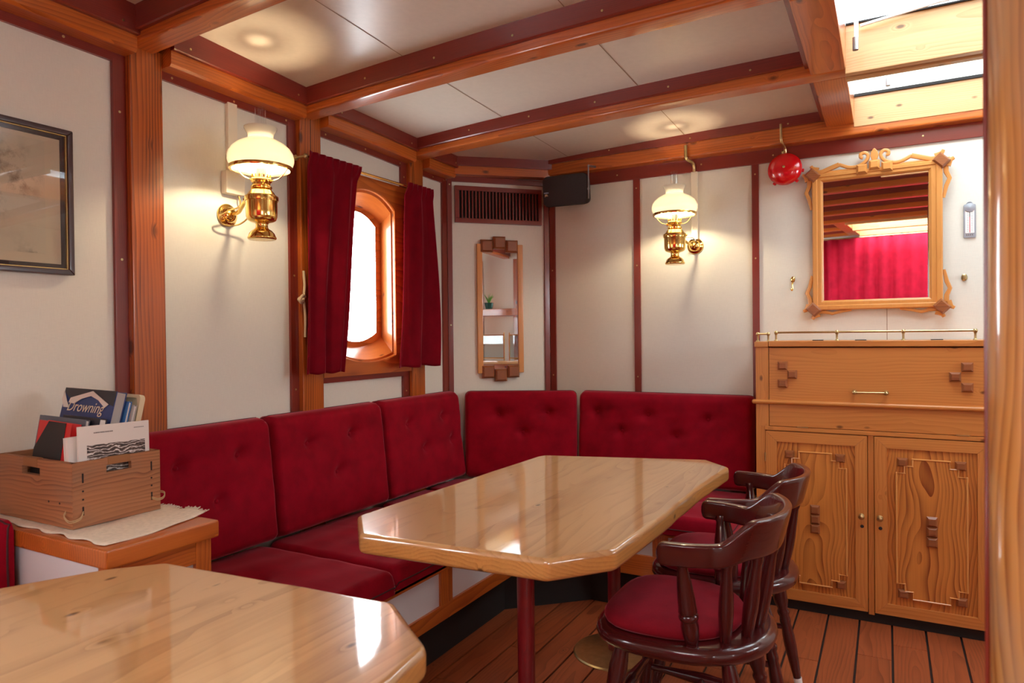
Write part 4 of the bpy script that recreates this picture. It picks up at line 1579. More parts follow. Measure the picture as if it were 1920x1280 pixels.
# ------------------------------------------------------------------ thermometer, hook, knob
th = thing('thermometer', (.329, YB - .006, 1.72), 'small silver wall thermometer with a red column, to the right of the ornate mirror', 'thermometer')
TF = frame_at((.329, YB - .001, 1.730), Vector((1, 0, 0)), Vector((0, 0, 1)), Vector((0, -1, 0)))
b = B()
b.prism(rrect(.046, .150, .006), TF, 0, .006, .001)
b.lathe([(.0, .006), (.020, .006), (.020, .010), (.0, .012)], TF @ Matrix.Translation((0, .060, 0)), 16)
b.tube([TF @ Vector((.011 * math.cos(a), .073 + .012 * math.sin(a), .003)) for a in [PI * q / 8 for q in range(9)]], .0025, 6)
b.build('plate', 'thermo', th)
b = B()
b.box(.329 - .017, .329 + .017, YB - .0082, YB - .006, 1.676, 1.778, .0005)
b.build('scale', 'white', th)
b = B()
for q in range(12):
    for s in (-1, 1):
        b.box(.329 + s * .008 - .0035, .329 + s * .008 + .0035, YB - .0086, YB - .0081, 1.684 + q * .0078, 1.6852 + q * .0078, 0)
for q in range(4):
    b.box(.316 + q * .007, .3195 + q * .007, YB - .0075, YB - .0069, 1.664, 1.671, 0)
b.build('scale_marks', 'print_grey', th)
b = B()
b.box(.3278, .3302, YB - .0095, YB - .008, 1.678, 1.748, .0004)
b.build('red_column', 'thermo_red', th)
b = B()
b.box(.3275, .3305, YB - .0094, YB - .008, 1.748, 1.778, .0004)
b.build('tube', 'print_grey', th)

hk = thing('coat_hook', (-.41, YB - .01, 1.49), 'small brass coat hook on the white wall, below the red bell', 'hook')
b = B()
HF = frame_at((-.412, YB - .001, 1.503), Vector((.75, 0, 0)), Vector((0, 0, 1.15)), Vector((0, -1, 0)))
b.lathe([(.014, 0), (.013, .004), (.006, .007), (0, .008)], HF, 18)
b.build('rosette', 'brass', hk)
b = B()
b.tube(cr([(-.412, YB - .008, 1.495), (-.412, YB - .022, 1.476), (-.410, YB - .035, 1.452), (-.412, YB - .048, 1.446), (-.416, YB - .054, 1.456)], 5), [.0035] * 20 + [.003], 8)
b.build('prong', 'brass', hk)
kb = thing('coat_peg', (.308, YB - .01, 1.48), 'small dark oval metal peg on the white wall, under the thermometer', 'peg')
b = B()
b.lathe([(.015, 0), (.0145, .004), (.009, .008), (.008, .012), (.0105, .016), (.006, .022), (0, .023)], frame_at((.308, YB - .001, 1.478), Vector((.8, 0, 0)), Vector((0, 0, 1.1)), Vector((0, -1, 0))), 20)
b.build('knob', 'brass_old', kb)


# ------------------------------------------------------------------ wall lamps
def make_lamp(loc, rot, label, group, watts):
    t = thing('wall_lamp', (loc[0], loc[1], 0), label, 'lamp', group, local=True)
    t.rotation_euler = (0, 0, rot)
    b1 = B()
    b1.lathe([(.1035, 1.846), (.108, 1.853), (.1135, 1.868), (.1145, 1.880), (.111, 1.896), (.102, 1.912), (.088, 1.926), (.068, 1.938), (.052, 1.945), (.0455, 1.949), (.0435, 1.956), (.0455, 1.966), (.052, 1.977), (.0565, 1.985), (.0568, 1.989),
              (.0545, 1.987), (.0495, 1.977), (.0430, 1.966), (.0410, 1.956), (.0430, 1.950), (.050, 1.9435), (.066, 1.936), (.086, 1.924), (.0995, 1.910), (.1085, 1.895), (.112, 1.880), (.111, 1.868), (.1055, 1.853), (.1010, 1.846)], None, 48, caps=False)
    b1.build('lamp_shade', 'milk', t, sharp=80)
    b1 = B()
    b1.lathe([(.100, 1.838), (.1085, 1.838), (.1095, 1.843), (.1085, 1.849), (.1015, 1.847), (.100, 1.838)], None, 48, caps=False)
    sr = b1.build('shade_ring', 'brass', t)
    for a in (20, 140, 260):
        b1 = B()
        c, s = math.cos(R(a)), math.sin(R(a))
        b1.tube([Vector((r_ * c, r_ * s, z_)) for r_, z_ in [(p.x, p.y) for p in cr([(.104, 1.842, 0), (.088, 1.822, 0), (.070, 1.806, 0), (.050, 1.800, 0), (.034, 1.797, 0)], 5)]], .0016, 6)
        b1.build('holder_wire', 'brass', sr)
    b1 = B()
    b1.lathe([(.0205, 1.79), (.0205, 1.848), (.024, 1.87), (.0205, 1.90), (.0185, 2.06), (.0175, 2.06), (.0195, 1.90), (.023, 1.87), (.0195, 1.848), (.0195, 1.79)], None, 24, caps=False)
    b1.build('chimney', 'glass', t)
    b1 = B()
    b1.lathe([(.0, 1.806), (.016, 1.806), (.017, 1.838), (.0165, 1.843), (0, 1.844)], None, 20)
    b1.build('bulb_base', 'plastic', t)
    b1 = B()
    b1.ball((0, 0, 1.852), .012, 1.3)
    b1.build('bulb', 'filament', t)
    b1 = B()
    b1.lathe([(.0, 1.768), (.030, 1.768), (.036, 1.772), (.0365, 1.778), (.031, 1.783), (.031, 1.792), (.0365, 1.797), (.0365, 1.803), (.034, 1.807), (.027, 1.808)], None, 32)
    for q in range(14):
        a = 2 * PI * q / 14
        b1.tube([(.030 * math.cos(a), .030 * math.sin(a), 1.805), (.0325 * math.cos(a), .0325 * math.sin(a), 1.818), (.031 * math.cos(a), .031 * math.sin(a), 1.824)], [.0028, .0022, .0008], 5)
    b1.tube([(.03, -.012, 1.786), (.052, -.022, 1.786)], .002, 6)
    b1.lathe([(.008, -.002), (.008, .002)], Matrix.Translation((.054, -.023, 1.786)) @ Matrix.Rotation(R(90), 4, 'X'), 12)
    b1.build('burner', 'brass', t, sharp=45)
    b1 = B()
    b1.lathe([(.0, 1.590), (.030, 1.590), (.046, 1.590), (.0495, 1.594), (.0495, 1.598), (.047, 1.602), (.043, 1.612), (.034, 1.622), (.024, 1.628), (.021, 1.634), (.0205, 1.644), (.024, 1.650), (.040, 1.654), (.049, 1.660), (.053, 1.672), (.0535, 1.690), (.0535, 1.742),
              (.0505, 1.748), (.047, 1.751), (.044, 1.757), (.038, 1.764), (.0335, 1.769), (0, 1.769)], None, 48)
    b1.build('oil_tank', 'brass', t, sharp=50)
    b1 = B()
    b1.lathe([(.0545, 1.727), (.0575, 1.727), (.0580, 1.735), (.0575, 1.743), (.0545, 1.743), (.0545, 1.727)], None, 48, caps=False)
    for a in (90, -30, 210):
        c, s = math.cos(R(a)), math.sin(R(a))
        b1.tube([(.056 * c, .056 * s, 1.735), (.064 * c, .064 * s, 1.735)], .0045, 8)
    b1.tube(cr([(-.056, .0, 1.735), (-.090, .004, 1.735), (-.125, .018, 1.722), (-.165, .034, 1.708), (-.232, .045, 1.706)], 6), .0075, 12)
    b1.ball((-.075, 0, 1.735), .012)
    hb = b1.build('bracket_arm', 'brass', t, sharp=50)
    b1 = B()
    rf = frame_at((-.2395, .045, 1.706), Vector((0, 1, 0)), Vector((0, 0, 1)), Vector((1, 0, 0)))
    b1.lathe([(.043, 0), (.043, .004), (.040, .008), (.031, .012), (.029, .018), (.024, .026), (.014, .032), (.0, .034)], rf, 36)
    b1.build('wall_rosette', 'brass', hb, sharp=50)
    l = bpy.data.lights.new('lamp_bulb_light', 'POINT')
    l.energy = watts
    l.color = (1.0, 0.79, 0.52)
    l.shadow_soft_size = 0.018
    lo = bpy.data.objects.new('lamp_bulb_light', l)
    COL.objects.link(lo)
    lo.parent = t
    lo.location = (0, 0, 1.882)
    return t


LG = 'brass paraffin wall lamps'
LAMP_W = 9.5
make_lamp((-1.957, 1.715, 0), 0.0, 'lit brass wall lamp with opal shade between the big pine post and the curtain', LG, LAMP_W)
make_lamp((-.943, 3.45, 0), R(-90), 'lit brass wall lamp with opal shade on the back wall below a bent conduit', LG, LAMP_W)
# cable trunkings
tr = thing('cable_trunking', (XW, 1.78, 1.9), 'cream cable cover running up the wall beside the curtain lamp, ending in a square box', 'trunking')
b = B()
b.box(XW + .0005, XW + .018, 1.760, 1.802, 1.868, 2.135, .002)
b.build('cover', 'plastic', tr)
b = B()
b.box(XW + .0005, XW + .034, 1.735, 1.822, 1.785, 1.872, .006)
b.build('junction_box', 'plastic', tr)
b = B()
b.tube(cr([(XW + .02, 1.80, 1.787), (XW + .03, 1.80, 1.76), (XW + .05, 1.775, 1.735), (XW + .055, 1.73, 1.715), (XW + .04, 1.70, 1.69), (XW + .03, 1.72, 1.665), (XW + .04, 1.78, 1.67), (XW + .075, 1.80, 1.70), (XW + .11, 1.77, 1.725), (XW + .17, 1.73, 1.737)], 6), .003, 8)
b.build('cable', 'gold', tr)
tr = thing('cable_trunking', (-.885, YB, 1.95), 'cream cable cover on the back wall rising from the lamp to a bent metal pipe', 'trunking')
b = B()
b.box(-.914, -.880, YB - .02, YB - .0005, 1.74, 2.10, .002)
b.build('cover', 'plastic', tr)
b = B()
b.tube(cr([(-.922, 3.597, 2.225), (-.921, 3.597, 2.18), (-.918, 3.600, 2.155), (-.900, 3.65, 2.145), (-.897, 3.668, 2.125), (-.897, 3.672, 2.098)], 5), .0085, 12)
b.build('pipe', 'brass_old', tr)
b = B()
b.tube(cr([(-.897, YB - .018, 1.745), (-.89, YB - .03, 1.73), (-.90, YB - .06, 1.745), (-.94, YB - .09, 1.745)], 5), .003, 8)
b.build('cable', 'plastic', tr)


# ------------------------------------------------------------------ curtains
def curtain(label, y0t, y1t, y0b, y1b, zt, zb, x, folds, amp, seed, group, bulge=0.0, wid=None):
    rnd = random.Random(seed)
    ph = rnd.uniform(0, 6)
    ph2 = rnd.uniform(0, 6)
    t = thing('curtain', (x, (y0t + y1t) / 2, zb), label, 'curtain', group)
    b1 = B()

    def fn(s, t_):
        # t_: 0 bottom .. 1 top
        q = t_ ** 1.6
        a = amp * (0.55 + 0.45 * (1 - t_))
        y0 = lerp(y0b, y0t, t_) + bulge * 0
        y1 = lerp(y1b, y1t, t_) + bulge * math.sin(PI * t_)
        xx = x + a * math.sin(2 * PI * folds * s + ph + 0.5 * math.sin(3 * t_ + ph2)) + 0.35 * a * math.sin(2 * PI * folds * 1.9 * s + ph2 + 1.2 * t_)
        xx += 0.006 * math.sin(5 * t_ + 7 * s)
        z = lerp(zb, zt, t_) + 0.004 * math.sin(2 * PI * folds * s) * (1 - t_)
        g = max(0, (t_ - .93) / .07)
        xx = lerp(xx, x + 0.012 + (0.004 * math.sin(2 * PI * folds * 3 * s + ph)), min(1, g * 1.6))
        return (xx, lerp(y0, y1, s), z)
    b1.grid(64, 60, fn)
    b1.build('drape', 'curtain', t, solid=0.004, sharp=80, recalc=True)
    return t


CG = 'red velvet curtains at the arched window'
curtain('wide red velvet curtain on the lamp side of the arched window, backlit at its edge', 2.078, 2.400, 2.045, 2.290, 2.010, 1.086, -2.098, 2.6, .013, 4, CG, bulge=-.004)
curtain('narrower red velvet curtain on the corner side of the arched window', 2.742, 2.955, 2.665, 2.994, 2.008, 1.084, -2.098, 1.9, .013, 11, CG, bulge=.022)
rd = thing('curtain_rod', (-2.105, 2.5, 1.99), 'thin brass curtain rod carrying the two red velvet curtains over the arched window', 'curtain rod')
b = B()
b.tube([(-2.105, 2.068, 1.990), (-2.105, 2.972, 1.991)], .006, 12)
b.build('rod', 'brass', rd)
for y in (2.076, 2.965):
    b = B()
    b.tube([(XW + .03 if y < 2.9 else XW + .03, y, 1.99), (-2.105, y, 1.99)], .005, 8)
    b.lathe([(.012, 0), (.012, .004)], frame_at((XW + .036, min(y, 2.97), 1.99), Vector((0, 1, 0)), Vector((0, 0, 1)), Vector((1, 0, 0))), 14)
    b.ball((-2.105, y, 1.99), .010)
    b.build('rod_bracket', 'brass_old', rd)
rp = thing('tieback_rope', (-2.15, 2.095, 1.4), 'knotted pale rope hanging on the post at the outer edge of the wide curtain', 'rope')
b = B()
b.tube(cr([(-2.158, 2.108, 1.52), (-2.152, 2.106, 1.46), (-2.15, 2.10, 1.415), (-2.15, 2.098, 1.395)], 5), .0055, 8)
b.tube(cr([(-2.15, 2.10, 1.385), (-2.152, 2.108, 1.32), (-2.156, 2.11, 1.24)], 5), .0055, 8)
b.ball((-2.148, 2.082, 1.398), .016, 0.8)
b.tube(cr([(-2.15, 2.105, 1.41), (-2.14, 2.085, 1.415), (-2.14, 2.07, 1.40), (-2.145, 2.078, 1.385), (-2.15, 2.10, 1.388)], 5), .006, 8)
b.build('rope', 'rope', rp)

# ------------------------------------------------------------------ framed chart
pc = thing('framed_picture', (XW + .01, .86, 1.65), 'dark framed old nautical chart behind glass on the wall above the crate', 'picture')
PF = frame_at((XW + .001, 0, 0), Vector((0, 1, 0)), Vector((0, 0, 1)), Vector((1, 0, 0)))
py0, py1, pz0, pz1 = .42, 1.192, 1.436, 1.876


def pframe(bb, a, c, w0, w1, bev=.002):
    for poly, ax in (([(py0 + a, pz0 + a), (py1 - a, pz0 + a), (py1 - c, pz0 + c), (py0 + c, pz0 + c)], 0), ([(py0 + a, pz1 - a), (py0 + c, pz1 - c), (py1 - c, pz1 - c), (py1 - a, pz1 - a)], 0),
                     ([(py0 + a, pz0 + a), (py0 + c, pz0 + c), (py0 + c, pz1 - c), (py0 + a, pz1 - a)], 1), ([(py1 - a, pz0 + a), (py1 - a, pz1 - a), (py1 - c, pz1 - c), (py1 - c, pz0 + c)], 1)):
        bb.prism(poly, PF, w0, w1, bev, ax=ax)


b = B()
pframe(b, 0, .017, 0, .022, .003)
b.build('frame', 'frame_dark', pc)
b = B()
pframe(b, .017, .0195, 0, .016, .0005)
b.build('gilt_edge', 'gold', pc)
b = B()
pframe(b, .0195, .032, 0, .008, 0)
b.build('dark_mat', 'mat_dark', pc)
b = B()
b.prism([(py0 + .03, pz0 + .03), (py1 - .03, pz0 + .03), (py1 - .03, pz1 - .03), (py0 + .03, pz1 - .03)], PF, 0, .006)
b.build('mat_board', 'mat_cream', pc)
b = B()
b.prism([(py0 + .06, pz0 + .06), (py1 - .075, pz0 + .06), (py1 - .075, pz1 - .045), (py0 + .06, pz1 - .045)], PF, .006, .007)
b.build('chart', 'chart', pc)
b = B()
b.prism([(py0 + .012, pz0 + .012), (py1 - .012, pz0 + .012), (py1 - .012, pz1 - .012), (py0 + .012, pz1 - .012)], PF, .012, .014)
b.build('glass_pane', 'glass', pc)

# ------------------------------------------------------------------ end cabinet with crate and books
ec = thing('side_cabinet', (-1.87, 1.05, 0), 'low pine cabinet with white side panel at the end of the bench, carrying the crate', 'cabinet')
b = B()
b.box(-2.195, -1.548, .904, 1.203, .716, .761, .006, 'y')
b.build('top', 'pine', ec)
b = B()
b.box(-1.60, -1.572, .915, .955, FZ, .716, .002, 'z')
b.box(-1.60, -1.572, 1.150, 1.195, FZ, .716, .002, 'z')
b.box(-1.60, -1.573, .955, 1.150, .655, .716, .002, 'y')
b.box(-1.60, -1.573, .955, 1.150, FZ, .08, .002, 'y')
b.build('front_frame', 'pine', ec)
b = B()
b.box(-1.598, -1.585, .95, 1.155, .07, .66, 0)
b.build('front_panel', 'panel', ec)
b = B()
b.box(-2.195, -1.60, .915, .925, FZ, .716, .001)
b.build('side_panel', 'panel', ec)
b = B()
b.box(-2.195, -1.60, 1.185, 1.195, FZ, .716, .001)
b.build('back_panel', 'panel', ec)

rn = thing('table_runner', (-1.87, 1.05, .762), 'unbleached linen runner with frayed ends lying under the crate', 'runner')
b = B()


def rfn(s, t_):
    x = lerp(-2.15, -1.585, s)
    y = lerp(.925, 1.225, t_)
    edge = 0.010 * math.sin(s * 31) * (1 if t_ in (0, 1) else 0)
    z = .7635 + .0012 * math.sin(s * 40 + t_ * 9)
    if s > .80 and t_ > .82:
        z += .006 * (t_ - .82) / .18
    if y > 1.2:
        z -= 0.0
    return (x - .075 * max(0, t_ - .4) ** 1.0 * (1 if s > .5 else 0) * (s - .5) * 2, y + edge * .6, z)


b.grid(40, 24, rfn)
b.build('cloth', 'linen', rn, solid=.002, sharp=80)
b = B()
for q in range(70):
    s = q / 69
    p = Vector(rfn(s, 1.0))
    b.tube([p, p + Vector((random.uniform(-.004, .004), random.uniform(.006, .016), random.uniform(-.0005, .003)))], .0012, 4)
b.build('fringe', 'linen', rn)

cr8 = thing('wooden_crate', (-1.955, 1.075, .766), 'weathered wooden crate with slot handles and cord ties, full of books', 'crate')
kx0, kx1, ky0, ky1, kz0, kz1 = -2.13, -1.779, .957, 1.192, .7665, .931
TK = .013


def wall_with_slot(bb, L, Hh, u0, u1, v0, v1, fr, w0, w1):
    """board L x Hh with a slot hole, built from four pieces round it"""
    for poly in ([(0, 0), (L, 0), (L, v0), (0, v0)], [(0, v1), (L, v1), (L, Hh), (0, Hh)], [(0, v0), (u0, v0), (u0, v1), (0, v1)], [(u1, v0), (L, v0), (L, v1), (u1, v1)]):
        B.fixed = Vector((1.3, .04, .03))
        bb.prism(poly, fr, w0, w1, 0)
        B.fixed = None


b = B()
b.box(kx0 + TK, kx1 - TK, ky0 + TK, ky1 - TK, kz0, kz0 + .01, 0, 'x')
b.build('bottom', 'crate', cr8)
b = B()
wall_with_slot(b, kx1 - kx0, kz1 - kz0, .118, .205, .122, .142, frame_at((kx0, ky0, kz0), Vector((1, 0, 0)), Vector((0, 0, 1)), Vector((0, -1, 0))), -TK, 0)
for u in (.245, .295):
    b.tube([(kx0 + u, ky0 - .0004, kz0 + .06), (kx0 + u, ky0 + .002, kz0 + .06)], .003, 8, 1)
b.build('side_board', ['crate', 'dark'], cr8)
b = B()
wall_with_slot(b, kx1 - kx0, kz1 - kz0, .118, .205, .122, .142, frame_at((kx0, ky1, kz0), Vector((1, 0, 0)), Vector((0, 0, 1)), Vector((0, -1, 0))), 0, TK)
b.build('side_board', 'crate', cr8)
b = B()
wall_with_slot(b, ky1 - ky0 - .002, kz1 - kz0, .085, .152, .128, .147, frame_at((kx1, ky0 + .001, kz0), Vector((0, 1, 0)), Vector((0, 0, 1)), Vector((1, 0, 0))), -TK, 0.0006)
for y in (ky0 + .026, ky1 - .026):
    for z0_, z1_ in ((.112, .136), (.030, .052)):
        b.box(kx1 + .0003, kx1 + .0012, y - .002, y + .002, kz0 + z0_, kz0 + z1_, 0, mi=1)
    for z_ in (.091, .070):
        b.tube([(kx1 - .002, y, kz0 + z_), (kx1 + .0012, y, kz0 + z_)], .0026, 8, 1)
b.build('end_board', ['crate', 'dark'], cr8)
b = B()
wall_with_slot(b, ky1 - ky0 - .002, kz1 - kz0, .085, .152, .128, .147, frame_at((kx0, ky0 + .001, kz0), Vector((0, 1, 0)), Vector((0, 0, 1)), Vector((1, 0, 0))), 0, TK)
b.build('end_board', 'crate', cr8)
for fr, u in ((frame_at((kx1 + .0008, ky0 + .001, kz0), Vector((0, 1, 0)), Vector((0, 0, 1)), Vector((1, 0, 0))), .1185), (frame_at((kx0, ky0 - .0002, kz0), Vector((1, 0, 0)), Vector((0, 0, 1)), Vector((0, -1, 0))), .16)):
    b = B()
    hw = .030 if u < .13 else .034
    b.prism([(u - hw, .147 if u < .13 else .143), (u + hw, .147 if u < .13 else .143), (u + hw, .1665), (u - hw, .1665)], fr, -TK - .002, .0015, .002)
    b.build('handle_binding', 'binding', cr8)
b = B()
for dz in (0, .004):
    b.tube(cr([(kx1 + .001, ky0 + .026, kz0 + .036 + dz), (kx1 + .012, ky0 + .012, kz0 + .024 + dz), (kx1 + .006, ky0 - .010, kz0 + .020 + dz), (kx1 - .022, ky0 - .008, kz0 + .030 + dz), (kx1 - .028, ky0 - .0005, kz0 + .040 + dz)], 5), .0013, 6)
b.build('cord_tie', 'cord', cr8)
b = B()
for dz in (0, .004):
    b.tube(cr([(kx1 + .001, ky1 - .026, kz0 + .034 + dz), (kx1 + .010, ky1 - .014, kz0 + .028 + dz), (kx1 + .008, ky1 + .004, kz0 + .030 + dz), (kx1 - .004, ky1 + .014, kz0 + .040 + dz), (kx1 - .02, ky1 + .002, kz0 + .045 + dz)], 5), .0013, 6)
b.build('cord_tie', 'cord', cr8)


def book(name, label, c, yaw, tilt, lean, w, h, th_, cover, pages='paper', spine='right', group='books and papers in the crate', text_=None):
    """standing book: front cover faces local -y; c = bottom centre of the front cover"""
    t = thing(name, c, label, 'book' if name == 'book' else 'magazine', group)
    fr = Matrix.Translation(Vector(c) + Vector((0, 0, th_ * math.sin(R(abs(lean))) + w / 2 * math.sin(R(abs(tilt))) + .0006))) @ Matrix.Rotation(R(yaw), 4, 'Z') @ Matrix.Rotation(R(lean), 4, 'X') @ Matrix.Rotation(R(tilt), 4, 'Y')
    b1 = B()
    b1.mat = fr
    b1.box(-w / 2, w / 2, 0, .0025, 0, h, .0006)
    b1.box(-w / 2, w / 2, th_ - .0025, th_, 0, h, .0006)
    if spine == 'right':
        b1.box(w / 2 - .003, w / 2, 0, th_, 0, h, .0006)
    elif spine == 'left':
        b1.box(-w / 2, -w / 2 + .003, 0, th_, 0, h, .0006)
    b1.build('cover', cover, t)
    b1 = B()
    b1.mat = fr
    b1.box(-w / 2 + .003, w / 2 - (.003 if spine == 'right' else .0015), .0027, th_ - .0027, .002, h - .003, .0004)
    b1.build('pages', pages, t)
    return t, fr


ZF = kz0 + .0105
# big white magazine at the end board, facing the table
mg, fm = book('magazine', 'large white magazine with a dark rock photo on its cover, at the crate end', (-1.7975, 1.0805, ZF), 90, 1.0, -2.5, .190, .236, .007, 'paper', spine='none')
b = B()
b.mat = fm
b.box(-.074, .082, -.0008, .0002, .03, .196 - .010, 0)
b.build('cover_photo', 'photo', mg)
b = B()
b.mat = fm
for q in range(12):
    b.box(-.056 + q * .0042, -.0532 + q * .0042 + (.0006 if q % 3 else 0), -.0006, .0002, .2155, .2185, 0)
for q in range(8):
    b.box(.052 + q * .0036, .0542 + q * .0036, -.0006, .0002, .2190, .2212, 0)
b.build('cover_print', 'print_grey', mg)
m2, f2 = book('magazine', 'thin white paperback standing behind the rock magazine, its pages fanned', (-1.8112, 1.0665, ZF), 90, -1, -2.5, .186, .212, .020, 'paper', spine='none')
# black book with red spine facing the left
bk, f3 = book('book', 'black covered book with a bright red spine at the front of the crate', (-1.958, .974, ZF), 0, 1.5, -9, .160, .240, .024, 'book_red', spine='right')
b = B()
b.mat = f3
b.prism([(-.083, 0), (.052, 0), (.052, .2402), (-.030, .2402), (-.083, .165)], frame_at((0, -.0004, 0), Vector((1, 0, 0)), Vector((0, 0, 1)), Vector((0, -1, 0))), 0, .0012)
b.build('black_jacket', 'book_black', bk)
b, f4 = book('book', 'tall slate grey hardback leaning behind the red spined book', (-1.985, 1.000, ZF), 0, 1, -10, .225, .250, .012, 'book_slate', spine='none')
b, f5 = book('book', 'thick paperback with white page edges between slate and blue books', (-1.930, 1.015, ZF), 0, 1, -11, .175, .252, .020, 'book_navy', spine='none')
bl, f6 = book('book', 'torn dark blue hardback titled in cream script, rising highest in the crate', (-1.974, 1.038, ZF), 1, 1.0, -14, .240, .322, .030, 'book_blue', spine='none', pages='paper_grey')
b = B()
b.mat = f6
mfr = frame_at((0, -.0005, 0), Vector((1, 0, 0)), Vector((0, 0, 1)), Vector((0, -1, 0)))
b.prism([(-.12, .322), (.12, .322), (.12, .280), (.10, .284), (.015, .314), (-.06, .293), (-.08, .287), (-.12, .310)], mfr, 0, .0012)
b.build('torn_jacket', 'book_navy', bl)
b = B()
b.mat = f6
b.prism([(.100, .284), (.016, .317), (-.082, .294), (-.088, .280), (-.060, .278), (-.03, .293), (.012, .303), (.05, .293), (.085, .274)], mfr, .0012, .0028)
b.build('torn_edge', 'paper', bl)
b = B()
b.mat = f6
b.prism([(-.12, .312), (-.098, .284), (-.078, .266), (-.108, .266), (-.123, .290)], mfr, .0012, .0028)
b.build('torn_flap', 'paper', bl)
text('Drowning', 'title_lettering', 'text', f6 @ frame_at((-.008, -.0012, .270), Vector((1, 0, 0)), Vector((0, 0, 1)), Vector((0, -1, 0))), .042, bl, shear=.35, ext=.0004)
b, f7 = book('book', 'slim light blue book peeking out right of the torn blue hardback', (-1.905, 1.072, ZF), 2, 1, -14, .12, .296, .010, 'book_sky', spine='none')
b, f8 = book('book', 'grey and white booklet leaning at the rear of the crate', (-1.895, 1.085, ZF), 2, 1, -14, .115, .285, .010, 'paper_grey', spine='none')
tr_ = thing('plastic_tray', (-1.912, 1.108, ZF), 'cream plastic tray with rounded corners standing upright at the rear of the crate', 'tray')
trf = Matrix.Translation((-1.919, 1.108, ZF + .006)) @ Matrix.Rotation(R(3), 4, 'Z') @ Matrix.Rotation(R(-13), 4, 'X') @ Matrix.Rotation(R(1), 4, 'Y') @ frame_at((0, 0, .155), Vector((1, 0, 0)), Vector((0, 0, 1)), Vector((0, -1, 0)))
b = B()
o_ = rrect(.16, .308, .014)
i_ = rrect(.140, .288, .010)
b.loft([[trf @ Vector((*p, w)) for p in ring] for ring, w in ((o_, -.010), (o_, .004), (i_, .004), (i_, -.006))], True, False)
b.prism(o_, trf, -.0115, -.010)
b.prism(i_, trf, -.008, -.006)
b.build('tray', 'cream', tr_)

# the next bench's back cushion, cut off by the frame edge
fr, w = vframe((-2.195, .895), (-1.925, .895), .44, .02)
fr = frame_at((-2.195, .897, .44), Vector((1, 0, 0)), Vector((.0, -.0, 1)), Vector((0, -1, 0)))
cushion('back_cushion', fr, .265, .345, .05, [], 'red velvet cushion standing against the white side of the crate cabinet', None, r=.02)
b = B()
b.box(-2.19, -1.62, -1.4, .83, FZ, .36, .004, 'y')
nb = b.build('bench', 'pine', None, 'pine bench along the wall behind the glossy window-lit table', 'bench')
cushion('seat_cushion', seat_frame(-2.19, -.6, .361), .56, 1.42, .085, [], 'long red velvet seat cushion on the bench behind the glossy table', None)

# ------------------------------------------------------------------ the round pillar near the camera
pl = thing('round_pillar', (.177, .955, 0), 'thick round varnished pine pillar standing close by, blurred, beside the cabinet', 'pillar')
b = B()
rings = []
for i in range(25):
    z = FZ + (2.30 - FZ) * i / 24
    rings.append([Vector((.177 + (.0745 + .0006 * math.sin(9 * z + 3 * math.cos(a))) * math.cos(a), .955 + (.0745 + .0006 * math.sin(7 * z + a)) * math.sin(a), z)) for a in [2 * PI * q / 48 for q in range(48)]])
b.loft(rings, wood=lambda p: (p.z, (p.x - .12), (p.y - .87)))
b.build('shaft', 'mast', pl, sharp=60)
b = B()
for q in (172,):
    a = R(q)
    c_ = Vector((.177 + .0755 * math.cos(a), .955 + .0755 * math.sin(a), 0))
    b.tube([c_ + Vector((0, 0, FZ)), c_ + Vector((0, 0, 2.13))], .0028, 8)
b.build('edge_shade_strip', 'mahogany', pl)  # thin dark strip stands in for shade along the pillar's left edge

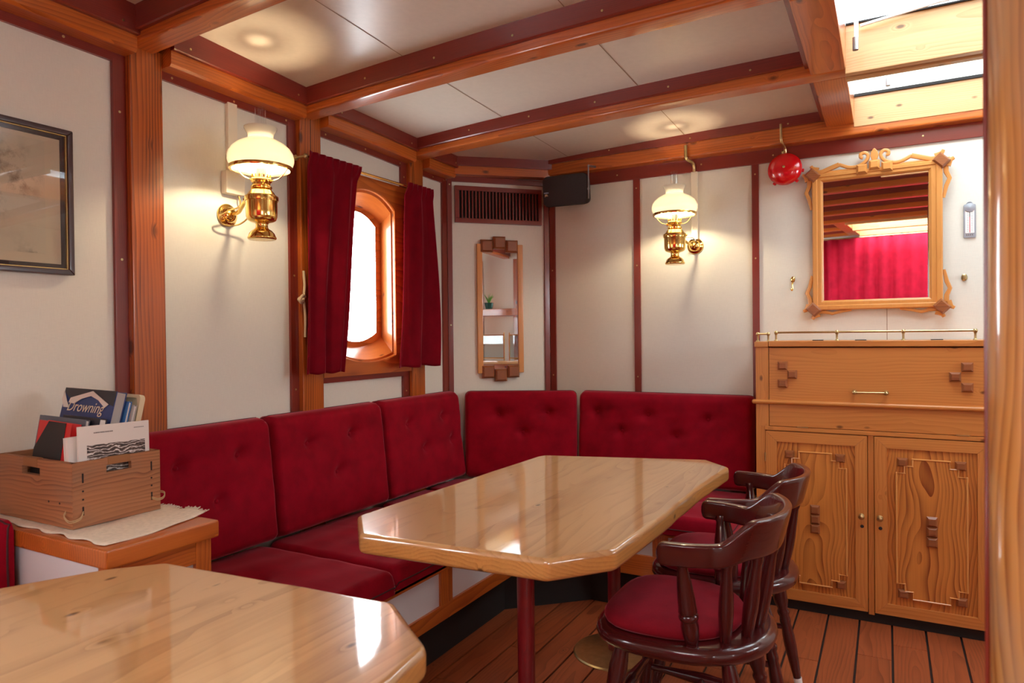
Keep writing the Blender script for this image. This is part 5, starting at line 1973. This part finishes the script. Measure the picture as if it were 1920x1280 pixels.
# ------------------------------------------------------------------ things seen only in the mirrors
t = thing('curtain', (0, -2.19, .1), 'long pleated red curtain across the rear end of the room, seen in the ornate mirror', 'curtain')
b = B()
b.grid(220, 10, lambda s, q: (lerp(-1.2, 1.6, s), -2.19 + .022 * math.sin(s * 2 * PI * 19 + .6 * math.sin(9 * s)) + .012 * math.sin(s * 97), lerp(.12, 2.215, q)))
b.build('drape', 'curtain_rear_skylit', t, solid=.004, sharp=80)
b = B()
b.tube([(-1.25, -2.215, 2.225), (1.65, -2.215, 2.225)], .008, 8)
b.build('rail', 'brass_old', t)
ct = thing('bar_counter', (1.7, 1.7, 0), 'pine bar counter along the starboard wall, seen in the corner mirror', 'counter')
b = B()
b.box(1.62, 2.12, .9, 2.5, FZ, .90, .004, 'y')
b.build('body', 'pine', ct)
b = B()
b.box(1.56, 2.14, .86, 2.54, .90, .94, .006, 'y')
b.build('top', 'table', ct)
for y0, y1 in ((1.04, 1.64), (1.71, 2.31)):
    s_ = thing('glass_screen', (1.66, (y0 + y1) / 2, .94), 'etched glass screen in a brass frame standing on the bar counter', 'screen', 'etched glass screens on the bar counter')
    b = B()
    b.box(1.655, 1.661, y0, y1, .975, 1.235, 0)
    b.build('glass_pane', 'frost', s_)
    b = B()
    b.tube([(1.658, y0, .941), (1.658, y0, 1.27)], .007, 8)
    b.tube([(1.658, y1, .941), (1.658, y1, 1.27)], .007, 8)
    b.tube([(1.658, y0, 1.24), (1.658, y1, 1.24)], .006, 8)
    b.tube([(1.658, y0, .97), (1.658, y1, .97)], .006, 8)
    b.build('frame', 'brass', s_)
sh = thing('hanging_shelf', (1.75, 1.65, 1.50), 'pine shelf on two uprights above the bar counter, seen in the corner mirror', 'shelf')
b = B()
b.box(1.64, 1.95, .95, 2.4, 1.47, 1.55, .004, 'y')
b.build('board', 'pine', sh)
for y in (1.0, 2.35):
    b = B()
    b.box(1.70, 1.80, y - .04, y + .04, .941, 2.19, .004, 'z')
    b.build('upright', 'pine', sh)
for y in (1.52, 0.95):
    b = B()
    b.box(2.165, 2.2, y, y + .12, .941, 2.19, .005, 'z')
    struct(b, 'wall_pillar', 'pine_post')
pt = thing('potted_plant', (1.74, 1.40, 1.55), 'small green plant in a dark green pot on the hanging shelf', 'plant')
b = B()
b.lathe([(.04, 1.551), (.055, 1.62), (.058, 1.63), (.05, 1.63), (.0, 1.62)], Matrix.Translation((1.74, 1.40, 0)), 20)
b.build('pot', 'pot', pt)
b = B()
for q in range(12):
    a = q * 2.4
    b.tube([(1.74, 1.40, 1.62), (1.74 + .03 * math.cos(a), 1.40 + .03 * math.sin(a), 1.68), (1.74 + .06 * math.cos(a), 1.40 + .06 * math.sin(a), 1.72 + .02 * math.sin(q))], [.006, .005, .001], 5)
b.build('leaves', 'leaf', pt)
